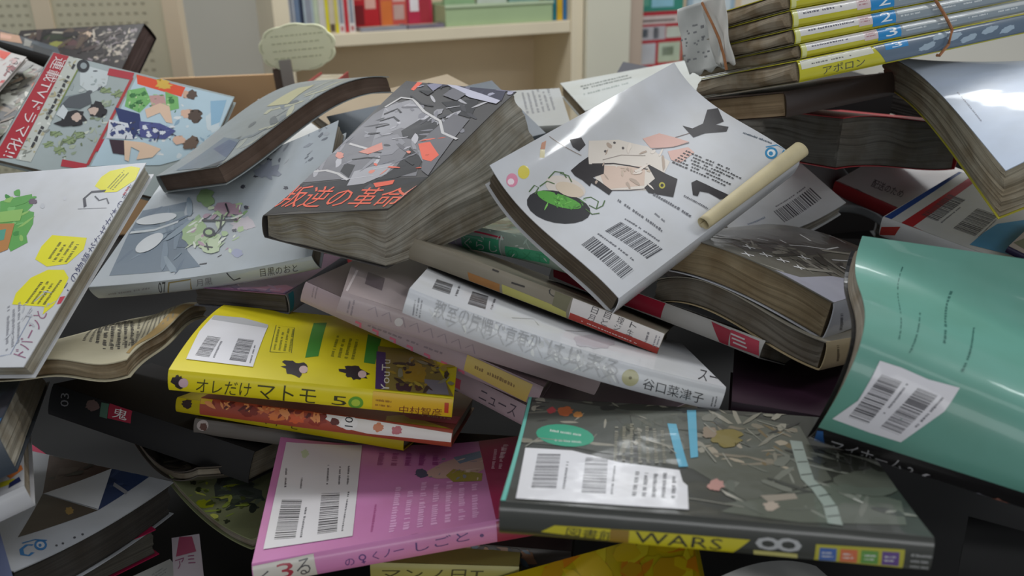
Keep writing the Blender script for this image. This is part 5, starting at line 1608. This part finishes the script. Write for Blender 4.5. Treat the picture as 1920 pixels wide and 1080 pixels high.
# end pillar between the two bookcases and the second case
m = MB(); m.box((W_ + .001, -.02, 0), (W_ + .165, .0, 2.05)); o = m.build('end_board', plain_mat('pale_board', 'cfcbb8', .55, .05, 4), None, bevel=.002); o.matrix_world = BC
o['label'] = 'pale upright board closing the gap between the two bookcases'; o['category'] = 'board'
b2 = empty('bookcase', 'second bookcase, right of the pale upright board, holding red picture books', 'bookcase', M=BC)
x0 = W_ + .17
m = MB(); m.box((x0, -.01, 0), (x0 + .05, .3, 2.05)); m.build('side_panel', cream2, b2, bevel=.002)
m = MB(); m.box((x0 + .05, .285, .05), (x0 + .95, .3, 2.05)); m.build('back_panel', panel, b2)
m = MB(); m.box((x0 + .95, -.01, 0), (x0 + 1.0, .3, 2.05)); m.build('side_panel', cream2, b2, bevel=.002)
for z in (.08, .5, 1.72):
    m = MB(); m.box((x0 + .051, .0, z - .03), (x0 + .949, .284, z)); m.build('shelf', cream, b2, bevel=.002)

def shelf_book(name, label, x, w, h, d, col, group=None, y=.03, z=SH + .0005, art=None, cat='book', tilt=0.0, pages=True, M=BC, rough=.4):
    r = empty(name, label, cat, group=group, M=M @ Matrix.Translation((x, y, z)) @ Matrix.Rotation(tilt, 4, 'Y'))
    m = MB(); t = min(.002, w * .2)
    m.box((0, 0, 0), (t, d, h)); m.box((w - t, 0, 0), (w, d, h)); m.box((t, 0, 0), (w - t, t, h))
    mats = [cover_mat(col, rough)]
    for (a0, z0, a1, z1, c) in (art or []):
        mats.append(cover_mat(c, rough)); m.cur = len(mats) - 1
        m.box((w * a0, -.0006, h * z0), (w * a1, .0002, h * z1))
    m.build('cover', mats, r)
    if pages:
        m = MB(); m.box((t * 1.05, t * 1.05, .003), (w - t * 1.05, d - .004, h - .003)); m.build('page_block', page_mat('b5ad98'), r)
    return r

# ------------------------------------------------------------------ the heap of books
HEAP = 'books in the heap'
COMICS = ('yellow_a', 'red_ten', 'yellow_c', 'gray_d', 'pink', 'dark', 'manga', 'black', 'mangapage', 'stack_0', 'stack_1', 'stack_2', 'stack_3', 'stack_4')
WHT = 'cccdd1'
def hb(key, label, cover, **kw):
    kw.setdefault('group', HEAP)
    if key in COMICS: kw.setdefault('name', 'comic_book'); kw.setdefault('cat', 'comic book')
    return book(key, label, cover, **kw)

hb('yellow_a', 'bright yellow comic with a barcode sticker and two dark spiky heads, topmost of its stack', 'dccb10', crinkle=.08)
hb('red_ten', 'red and orange spined comic with a circled 10, second in the yellow stack', '9c4430')
hb('yellow_c', 'dull yellow comic spine, third from the top of the yellow stack', 'b9a614')
hb('gray_d', 'thin dark grey comic with a pale spine end, lowest of the yellow stack', '625c57')
hb('pink', 'pink comic with large white barcode sticker and crimson paper band, front of the heap', 'c97fb2', film=.3, crinkle=.06)
hb('dark', 'dark green film-wrapped comic with a yellow and black WARS 18 spine in front', '32332d', film=.6, crinkle=.35, rough=.4, cscale=22, top='back_cover')
hb('teal', 'glossy teal book with a bent cover and curved barcode label, at the right', '669c8d', spinecol='1e1c1d', film=.3, crinkle=.15)
hb('gray_one', 'warped paperback with scuffed grey brush-stroke cover, brown pages, left of the teal book', '646158', spine='a1', spinecol='b9bac0', film=.5, crinkle=.3, wob=.0012, page='8a7a5e', pcon=.35)
hb('gray_two', 'warped paperback with a cream spine, directly beneath the grey brush-stroke cover', '8f897c', spine='a1', spinecol='b3a07c', page='6e675c', pcon=.3, wob=.001)
hb('redwhite', 'white and red spined book wedged under the warped grey paperbacks', '8e8b88', spinecol='a29f9c')
girl_book, girl_fr = hb('girl', 'large white book with a figure in a black hat and two barcodes atop the heap', WHT, page='5f5445', film=.7, crinkle=.07, cscale=18)
hb('manga', 'thick water-swollen comic with grey cover art and an orange title along its edge', '4a4747', spine='a0', fan={'a1': (.0, .05)}, page='9b968a', wob=.003, film=.5, crinkle=.2, ripple=.0012, top='front_cover')
hb('white', 'long white book with an embossed title spine and a small round tan seal', WHT, crinkle=.2, film=.3)
hb('tan', 'worn grey-beige book with red and white spine band lying on the long white book', '857d6e')
hb('green', 'film-wrapped pale spine with bright green lettering, under the figure covered white book', 'a2b4aa', film=.8, crinkle=.2, bulge=.004)
hb('pinkgrey_a', 'pinkish grey book with small red marks and a mustard band on its spine', 'a89498')
hb('pinkgrey_b', 'pinkish grey book directly beneath the long white book', 'ab9c9c')
hb('pinkgrey_c', 'pale pink spined book with black katakana lettering, lowest of the pinkish grey books', 'b39fa5')
hb('tri', 'pale grey book with dark brown and blue triangles on its cover, lower left corner', 'a9acb2', spine='b1', page='3e3a36')
hb('black', 'black spined comic numbered 03 with a red square, under the open old paperback', '1a191a', rough=.75, crinkle=.02)
hb('mangapage', 'crumpled thin comic with dark sketchy brown cover, right of the black 03 spine', '554e48', spine='b1', crinkle=.4)
hb('leaf', 'mouldy thin book with green and yellow edges, left of the pink comic', '7e8360', spine='b1', crinkle=.3)
hb('crim', 'book with a crimson cover edge and dark pages, beneath the triangle patterned book', '9c1e46', spine='b1', page='4a463e')
hb('oldpaper', 'old open paperback with yellowed text page and scorched wavy edges', 'b8b096', spine='a0', page='93846a', name='open_book', top='open_page', crinkle=.3, rough=.8, wave=(lambda a, b, c: .0035 * sin(13 * a + 3 * b) * max(0, a - .35) * 1.4 + .004 * sin(9 * b + 1) * max(0, a - .5)), wob=.001, ripple=.0014, pstain=.5)
hb('whitebig', 'white book with yellow speech bubbles and a green tree drawing, at the left edge', WHT, spine='a0', page='a8a394', top='back_cover')
hb('blueflower', 'white book with a blue and green flower painting and brush lettering, numbered 07', 'abb2b8', film=.5, crinkle=.12, top='front_cover')
hb('purple', 'small purple covered notebook with dark pages, under the flower painted book', '7c5478', spine='a1', spinecol='6a6a70', page='4a443e')
hb('brown', 'bent paperback with dull blue-grey cover and brown pages, lying across the flower painted book', '8f9596', spine='a0', page='5d4a3e', pcon=.25, ripple=.0004, crinkle=.2)
hb('mag', 'book with cover photographs of couples and a red and white paper band, upper left', 'a4aeae', spine='a0', film=.4, crinkle=.08, top='front_cover', name='photo_cover_book')
hb('darkcov', 'dark covered magazine with pale speckled artwork, farthest back at the upper left', '332d2b', spine='b1', page='5a4640', name='magazine', cat='magazine', top='front_cover')
hb('mag2', 'dark spined magazine with part of a face, in front of the speckled magazine', '3c4654', spinecol='2b2724', name='magazine', cat='magazine', top='front_cover')
hb('mag3', 'magazine with a grey and brown photo collage, left of the red banded book', '75726a', name='magazine', cat='magazine', top='front_cover')
hb('mag4', 'white card covered booklet with red print lying on the photo collage magazine', 'c9c3be', name='booklet', cat='booklet', top='front_cover')
hb('bluewhite', 'thick sagging book with glossy pale blue-white cover and wavy brown pages, upper right', 'bcc7d9', spine='a1', under='b5ad3c', page='a39a86', wob=.002, ripple=.0012, inset=.001, pcon=.3, film=.3)
hb('rededge', 'swollen book with red cover edges and dark grey pages, beneath the dark brown book', '9c2a30', spine='a1', page='5d5a54', pcon=.4, wob=.002, ripple=.0012)
hb('rwtext', 'white book with dark lettering and red edge behind the blue and red striped book', 'c5c3c2', spinecol='8c2428')
hb('flag', 'white book with blue and red edge stripes and two barcodes, behind the teal book', 'cccbca')
hb('barwhite', 'white book with a single barcode and curling corner, behind the grey brush-stroke paperback', 'cacacc', spine='b1', page='a59f94')
hb('backwhite', 'white book with tan page edges at the back, behind the figure covered white book', 'c0c3c0', page='8d8064')
for i in range(5):
    hb('stack_%d' % i, ['thick lowest comic of the tied bundle, pale blue blotches on its yellow ended spine', 'yellow and white comic with a blue 3 label, second lowest of the tied bundle',
        'yellow and white comic with a blue 2 label, middle of the tied bundle', 'yellow and white comic with a blue 2 label, second highest in the tied bundle',
        'yellow and white comic, topmost of the tied bundle'][i], 'c6bf2c', under='8c8468', page='a0937e', wob=.0015, ripple=.0005, bulge=.0025, inset=-.002, belly=.004, pcon=.25, pstain=.5, group='tied bundle of comics', film=.3)
hb('stackbrown', 'dark brown book with tan page ends beneath the tied bundle', '3e322c', page='8a7458', pcon=.2, spinecol='3a2f2a')
hb('yellowbright', 'bright yellow and orange cover sticking out under the dark WARS comic', 'd9c012', film=.4, top='front_cover')
hb('palespine', 'pale yellow spined book with dark katakana, lowest below the pink comic', 'a39c58')
hb('brownphoto', 'book with a dark brown photo printed spine, squeezed beneath the pink comic', '46403a')
hb('leftpages', 'book with weathered grey page edges and blue cover strip below the speech bubble book', '343c46', page='8a8578', pcon=.3)
hb('greypages', 'loose grey printed booklet behind the swollen orange titled comic', 'b0b1af', name='booklet', cat='booklet', crinkle=.5, top='front_cover')
hb('grayblue', 'blue-grey book left of the swollen orange titled comic, behind the flower painted book', '646b73')
hb('cream', 'cream covered book behind the swollen orange titled comic', 'ab9a82')
hb('whitescrap', 'white book corner poking up behind the bent brown-edged paperback', 'd2d2d0')
hb('darkback', 'dark grey book corner at the far back, in front of the pale upright board', '4e4e55')
hb('curled', 'curled grey glossy booklet behind the white book with a single barcode', '96989a', name='booklet', cat='booklet', film=.5, crinkle=.3, top='front_cover')
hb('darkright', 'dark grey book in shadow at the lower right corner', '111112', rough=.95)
hb('whiteround', 'white book end below the WARS 18 spine at the bottom edge', 'bdbdba')
hb('whitepink', 'narrow white and dark pink spine standing left of the pink comic', '938a92')
hb('whitesheet', 'white text page lying beneath the crimson edged book at the bottom edge', 'b4b4b0', name='booklet', cat='booklet')
hb('darkpurple', 'dark purple book in shadow between the white spine and the teal book', '2c1826')
hb('photocard', 'small photo covered booklet with a dark rim on the striped book, right edge', '9a8f86', name='booklet', cat='booklet', spinecol='2a2440')
hb('corner', 'colourful book corner with a white circle, left edge above the triangle patterned book', 'b4b4b8')
hb('filmleft', 'blue-grey film-wrapped book in the bottom left corner', '5f6784', film=.8, crinkle=.3)

# near-black filler books, added to stand in for the shade behind the bundle
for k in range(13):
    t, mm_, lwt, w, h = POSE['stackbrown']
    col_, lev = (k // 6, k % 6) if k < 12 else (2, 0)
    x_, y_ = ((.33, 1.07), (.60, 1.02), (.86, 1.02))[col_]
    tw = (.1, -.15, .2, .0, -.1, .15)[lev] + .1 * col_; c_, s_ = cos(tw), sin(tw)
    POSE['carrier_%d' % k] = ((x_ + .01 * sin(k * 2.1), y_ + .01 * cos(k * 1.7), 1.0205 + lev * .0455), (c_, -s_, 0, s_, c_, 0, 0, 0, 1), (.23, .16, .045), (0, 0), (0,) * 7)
    book('carrier_%d' % k, 'added near-black filler book, darkening the gap behind the tied bundle', '1f1a19', page='2e2722', name='book', group='added fillers darkening the gap behind the tied bundle', rough=.7, crinkle=0)
SHEET_A = (0.1375, 0.0792, 0.0215, 0.0229)
SHEET_B = (0.0902, 0.0601, 0.0255, 0.0243)
STRING_B = [(0.1389, 0.0426), (0.1486, 0.0276), (0.1547, 0.0155), (0.1492, 0.0047), (0.1382, -0.0026)]
STRING_A = [(0.0868, 0.0783), (0.0764, 0.0589), (0.0706, 0.0462), (0.0674, 0.0317), (0.0664, 0.0201)]

# ------------------------------------------------------------------ curled paper flap of the white figure book
m = MB()
N_ = 26; spn = 30
for i in range(N_ + 1):
    a = .44 + .57 * i / N_
    base = girl_fr.D(min(a, 1.0), .0, 1) + Vector(((a - min(a, 1)) * girl_fr.L, 0, 0))
    rr = .0042 + .0016 * i / N_
    for j in range(spn + 1):
        t = j / spn; ang = -pi / 2 + t * 2.2 * pi; r = rr * (1 - .35 * t)
        m.v.append(tuple(base + Vector((0, .004 + r * sin(ang + pi / 2) * 1.25, .0012 + rr + r * -cos(ang + pi / 2)))))
m.f = grid_faces(N_, spn); m.mi = [0] * len(m.f)
o = m.build('curled_flap', plain_mat('aged_cream_paper', 'c2b48e', .6, .18, 40), girl_book, smooth=True, label='cream paper flap rolled up along the edge')
so = o.modifiers.new('thickness', 'SOLIDIFY'); so.thickness = .0005

# ------------------------------------------------------------------ string and torn sheet on the tied bundle
sf = Frame('stack'); sf.spine = 'none'
SM = sf.M
def spt(f, u, v, o): return SM @ sf.face(f, u, v, o)
sheet_o = empty('torn_sheet', 'torn white printed sheet draped over the page ends of the tied bundle', 'paper', M=SM)
def drape(u0, u1, vb0, vb1, off, name, col, seed, ph):
    m = MB(); nu, nv = 16, 20; rn = random.Random(seed)
    top = sf.T + .012
    for i in range(nu + 1):
        for j in range(nv + 1):
            s_, t = i / nu, j / nv
            u = u0 + (u1 - u0) * s_; vb = vb0 + (vb1 - vb0) * s_
            v = top + (vb - top) * t
            v += .002 * sin(17 * s_ + ph) * (t > .95)
            m.v.append(tuple(sf.face('a0', u, v, off + .0022 * sin(5 * s_ + 3 * t + ph) + .0008 * sin(11 * t + 7 * s_))))
    m.f = grid_faces(nu, nv); m.mi = [0] * len(m.f)
    o = m.build(name, plain_mat('grubby_paper_' + name, col, .7, .2, 30), sheet_o, smooth=True)
    s = o.modifiers.new('thickness', 'SOLIDIFY'); s.thickness = .0006
    return o
drape(*SHEET_A, .006, 'printed_page', 'd6d6d2', 1, .4)
drape(*SHEET_B, .011, 'folded_strip', 'dedbd4', 2, 1.3)
pm = MB(); rn = random.Random(4)
for k in range(26):
    u = SHEET_A[0] + (SHEET_A[1] - SHEET_A[0]) * rn.uniform(.12, .8); v = sf.T * rn.uniform(.45, .95); w = rn.uniform(.002, .006)
    pm.v += [tuple(sf.face('a0', u + dx, v + dz, .0125)) for dx, dz in ((0, 0), (w, 0), (w, .0016), (0, .0016))]
    n = len(pm.v); pm.f.append((n - 4, n - 3, n - 2, n - 1)); pm.mi.append(0)
pm.build('smudged_print', plain_mat('grey_print', '8a8a8c', .7, .1, 30), sheet_o)

st = empty('string', 'orange-brown string tied round the bundle of yellow comics', 'string', M=SM)
m = MB(); pts = []
T_ = sf.T
for u, v in STRING_B: pts.append(sf.face('b0', u, v, .0055))
u_ = STRING_B[0][0]
pts = [sf.face('b1', u_, .0, .004), sf.face('b1', u_, T_, .004), sf.face('b0', u_, T_ + .004, -.02), sf.face('b0', u_, T_ + .003, .003)] + pts + [sf.face('b0', STRING_B[-1][0], -.002, .003)]
m.tube(pts, .0013, 6); m.build('string_loop', plain_mat('twine', 'a8714a', .8, .3, 200), st, smooth=True)
m = MB(); pts = [sf.face('a0', u, v, .016) for u, v in STRING_A]
m.tube(pts, .0012, 6); m.build('string_loop', plain_mat('twine', 'a8714a', .8, .3, 200), st, smooth=True)

# ------------------------------------------------------------------ cloud shaped sign
sg = empty('cloud_sign', 'cream cloud-shaped sign on a stick, standing behind the heap', 'sign', M=Matrix.Translation((-.286, 1.29, 1.02)) @ Matrix.Rotation(radians(-4), 4, 'Y'))
def cloud(k, dz=0):
    out = []
    for i in range(90):
        t = 2 * pi * i / 90; r = 1 + .06 * abs(sin(4.5 * t + .6))
        sq = (abs(cos(t)) ** 3 + abs(sin(t)) ** 3) ** (-1 / 3)
        out.append((.0535 * k * cos(t) * r * (.55 + .45 * sq), .0325 * k * sin(t) * r * (.55 + .45 * sq) + .295 + dz))
    return out
m = MB(); m.prism(cloud(1), lambda x, y, d: (x, d, y), -.003, .003)
board = m.build('sign_board', plain_mat('cream_card', 'efefca', .6, .05, 20), sg, bevel=.0008)
m = MB(); oc = cloud(.94); rn = random.Random(3)
for k in range(9):
    i0 = k * 10 + 1; seg = oc[i0:i0 + 7]
    vs = []
    for (x, y) in seg:
        vs += [(x, -.0034, y), (x * .965, -.0034, (y - .295) * .965 + .295)]
    m.add(vs, [(2 * i, 2 * i + 1, 2 * i + 3, 2 * i + 2) for i in range(len(seg) - 1)])
for k in range(4):
    z = .312 - k * .0105; x = -.036
    while x < .034:
        w = rn.uniform(.003, .008); m.box((x, -.0033, z), (x + w, -.003, z + .0022)); x += w + .002
m.build('scalloped_border', plain_mat('faded_ink', 'cfd0ab', .7, .1, 30), board, label='faded scalloped outline and faint lines of print')
m = MB(); m.box((-.030, -.006, 0), (-.012, -.0032, .28)); m.build('stick', plain_mat('grey_stick', 'a09a90', .6, .1, 20), sg, bevel=.001)
m = MB(); m.box((-.044, .0035, 0), (-.030, .02, .268)); m.build('brace', plain_mat('brown_strut', '6a584a', .7, .1, 20), sg, bevel=.001)

# ------------------------------------------------------------------ cardboard box on the table
cb = empty('cardboard_box', 'brown cardboard box on the table left of the cloud sign', 'box', M=Matrix.Translation((-.52, 1.345, 1.0205)) @ Matrix.Rotation(radians(9), 4, 'Z'))
kc = plain_mat('kraft_card', 'e0b688', .85, .08, 6)
m = MB(); m.box((-.17, .005, 0), (.162, .24, .17)); m.build('body', kc, cb, bevel=.002)
m = MB(); m.box((-.17, 0, .0), (.162, .0045, .246)); m.build('raised_flap', kc, cb, bevel=.001)
m = MB(); m.box((-.171, .095, .1702), (.163, .145, .171)); m.build('tape', plain_mat('packing_tape', 'b58a58', .3, .05, 6), cb)

# ------------------------------------------------------------------ perforated panel at the left
pg = empty('perforated_panel', 'tall olive-grey perforated panel with cream edging strips behind the upper left books', 'panel', (-1.2, 1.80, 0))
m = MB(); m.box((-.6, 0, .05), (.51, .018, 1.75)); m.build('panel', plain_mat('olive_board', 'beb9a0', .7, .05, 8), pg)
m = MB()
for r in range(22):
    for c in range(64):
        x = -.59 + c * .0168
        if .515 < x + .0 or .245 < x < .30: continue
        z = .98 + r * .0185
        m.add([(x, -.0004, z), (x + .0085, -.0004, z), (x + .0085, -.0004, z + .0042), (x, -.0004, z + .0042)], [(0, 1, 2, 3)])
m.build('perforations', plain_mat('perforation_shadow', 'a19c86', .8, .1, 9), pg)
for e0, e1 in ((.252, .290), (.512, .545)):
    m = MB(); m.box((e0, -.006, .05), (e1, .024, 1.76)); m.build('edge_strip', plain_mat('cream_strip', 'cfc0a6', .6, .06, 8), pg, bevel=.001)
for x in (-.5, .4):
    m = MB(); m.box((x, -.15, 0), (x + .04, .2, .05)); m.build('foot', plain_mat('olive_board', 'beb9a0', .7, .05, 8), pg)

# ------------------------------------------------------------------ books on the back shelf
SG = 'books standing on the back shelf'
SB = [
 ('white thin book at the left end of the back shelf', .050, .015, .215, 'c9ccd2'), ('slate blue thin book second from the left on the back shelf', .066, .014, .22, '6a7c96'),
 ('dark navy thin book third from the left on the back shelf', .081, .009, .205, '2c3448'), ('pale blue book beside the dark navy one on the back shelf', .091, .028, .21, 'a9b6bc'),
 ('grey-green thin book with a yellow foot on the back shelf', .120, .013, .2, 'b3bda4'), ('pale grey book left of the yellow spine on the back shelf', .134, .018, .21, 'c4c0b8'),
 ('narrow yellow spine on the back shelf', .153, .009, .2, 'd2c62c'), ('cream book with a brown foot, right of the yellow spine on the back shelf', .163, .016, .215, 'c2b69e'),
 ('second yellow footed narrow book on the back shelf', .180, .009, .2, 'cbbf5a'), ('white book beside the thin red spine on the back shelf', .190, .017, .22, 'd0cccb'),
 ('thin red spine among the white books on the back shelf', .208, .011, .205, 'b8343c'), ('white spine just left of the red picture books on the back shelf', .220, .018, .22, 'd6d0cd')]
for i, (lb, x, w, h, c) in enumerate(SB):
    art = []
    if 'yellow foot' in lb or 'yellow footed' in lb: art = [(.0, .0, 1, .13, 'd4c622')]
    elif 'brown foot' in lb: art = [(.1, .02, .9, .12, '5a4a3a')]
    elif i in (0, 3, 9, 11): art = [(.2, .12, .8, .5, '8a8e98'), (.25, .02, .75, .08, 'b06a6a')]
    shelf_book('shelf_book', lb, x, w, h, .15, c, SG, art=art)
PB = [('red picture book facing out, leftmost of the three on the back shelf', .24, .095, .23, 'b8242c', [(.1, .05, .5, .3, '7a1a20'), (.55, .25, .9, .42, 'd8a89a'), (.15, .36, .45, .5, 'd06058')]),
      ('orange patched picture book between the red ones on the back shelf', .338, .085, .22, 'c0524a', [(.05, .02, .45, .36, 'cf7238'), (.5, .1, .9, .3, 'b89a92'), (.5, .34, .95, .5, 'd0a8a0')]),
      ('crimson and pale picture book, rightmost of three facing out on the back shelf', .426, .08, .22, 'b02c48', [(.1, .2, .45, .45, 'dcd6da'), (.5, .05, .9, .35, 'a0303c'), (.55, .36, .9, .5, '5a1a2a')])]
for lb, x, w, h, c, art in PB: shelf_book('picture_book', lb, x, w, h, .014, c, 'picture books facing out on the back shelf', y=.11, art=art)
for k, (lb, x, w, c) in enumerate((('grey magazine lying flat in front of the red picture books', .25, .14, '8f8f98'), ('purple-grey magazine lying flat, right of the grey one on the back shelf', .395, .115, '77707f'))):
    shelf_book('magazine', lb, x, w, .012, .07, c, 'magazines lying on the back shelf', y=.015, cat='magazine')
# tray
tr = empty('storage_box', 'pale green storage box on the right half of the back shelf', 'box', M=BC @ Matrix.Translation((.517, .02, SH + .0005)))
gm = plain_mat('pale_green_plastic', '9fb388', .5, .05, 10); m = MB()
m.box((0, 0, 0), (.365, .006, .062)); m.box((0, .19, 0), (.365, .196, .062)); m.box((0, .006, 0), (.006, .19, .062)); m.box((.359, .006, 0), (.365, .19, .062)); m.box((.006, .006, 0), (.359, .19, .004))
m.build('box_body', gm, tr, bevel=.001)
m = MB(); m.box((-.002, -.004, .055), (.367, .0, .064)); m.build('rim', plain_mat('pale_rim', 'b7c6a4', .5, .05, 10), tr)
for lb, x, w, h, c in (('green card folder standing in the pale green storage box', .02, .10, .13, '8fae84'), ('white card folder standing in the pale green storage box', .13, .1, .125, 'c3cbbf'), ('blue-green card folder standing in the pale green storage box', .24, .105, .12, '7fa39a')):
    shelf_book('card_folder', lb, .517 + x, w, h, .02, c, 'card folders in the green box', y=.08, z=SH + .005, pages=False, cat='folder')
for lb, x, w, c in (('teal spine at the right end of the back shelf', .888, .013, '1f6f7c'), ('yellow spine at the right end of the back shelf', .903, .02, 'c9a22a'), ('blue spine against the right side of the bookcase', .925, .013, '2f6a9c')):
    shelf_book('shelf_book', lb, x, w, .2, .15, c, SG)

# ------------------------------------------------------------------ picture books in the second bookcase
m = MB(); m.box((x0 + .051, .0, 1.012), (x0 + .949, .284, 1.04)); m.build('shelf', cream, b2, bevel=.002)
r = shelf_book('picture_book', 'red picture book with white comic panels facing out in the second bookcase', x0 + .056, .185, .185, .012, 'ab2a34', 'picture books in the second bookcase', y=.03, z=1.0405,
    art=[(.03, .78, .97, .93, 'c9b9b4'), (.06, .50, .60, .74, 'b3b0b4'), (.62, .52, .96, .72, 'bfc4b8'), (.05, .06, .40, .44, 'b8b8bc'), (.46, .08, .95, .44, 'b3bfa8'), (.10, .55, .22, .70, '5a6a78'), (.34, .52, .46, .72, '3f4c5a'), (.55, .2, .8, .36, '7f9468'), (.1, .82, .8, .86, '7a6a68')])
shelf_book('picture_book', 'taller teal picture book behind the red panelled one in the second bookcase', x0 + .056, .2, .28, .012, '3f8c7a', 'picture books in the second bookcase', y=.06, z=1.0405, art=[(.35, .70, .8, .9, '8fc0d0'), (.05, .72, .3, .9, '5fa08a')])
shelf_book('picture_book', 'pale blue picture book right of the red panelled one in the second bookcase', x0 + .27, .2, .24, .012, '9fb6c4', 'picture books in the second bookcase', y=.05, z=1.0405, art=[(.1, .5, .9, .9, 'c9d4d8')])

# tall red book standing upright on the table by the cloud sign
shelf_book('book', 'tall red book standing upright behind the heap beside the cloud shaped sign', -.27, .04, .262, .14, '9c2f33', HEAP, y=1.12, z=1.0205, M=Matrix.Identity(4), art=[(.0, .955, .55, 1.0, 'd8cfc8'), (.3, .3, .7, .8, 'c8a8a0')])
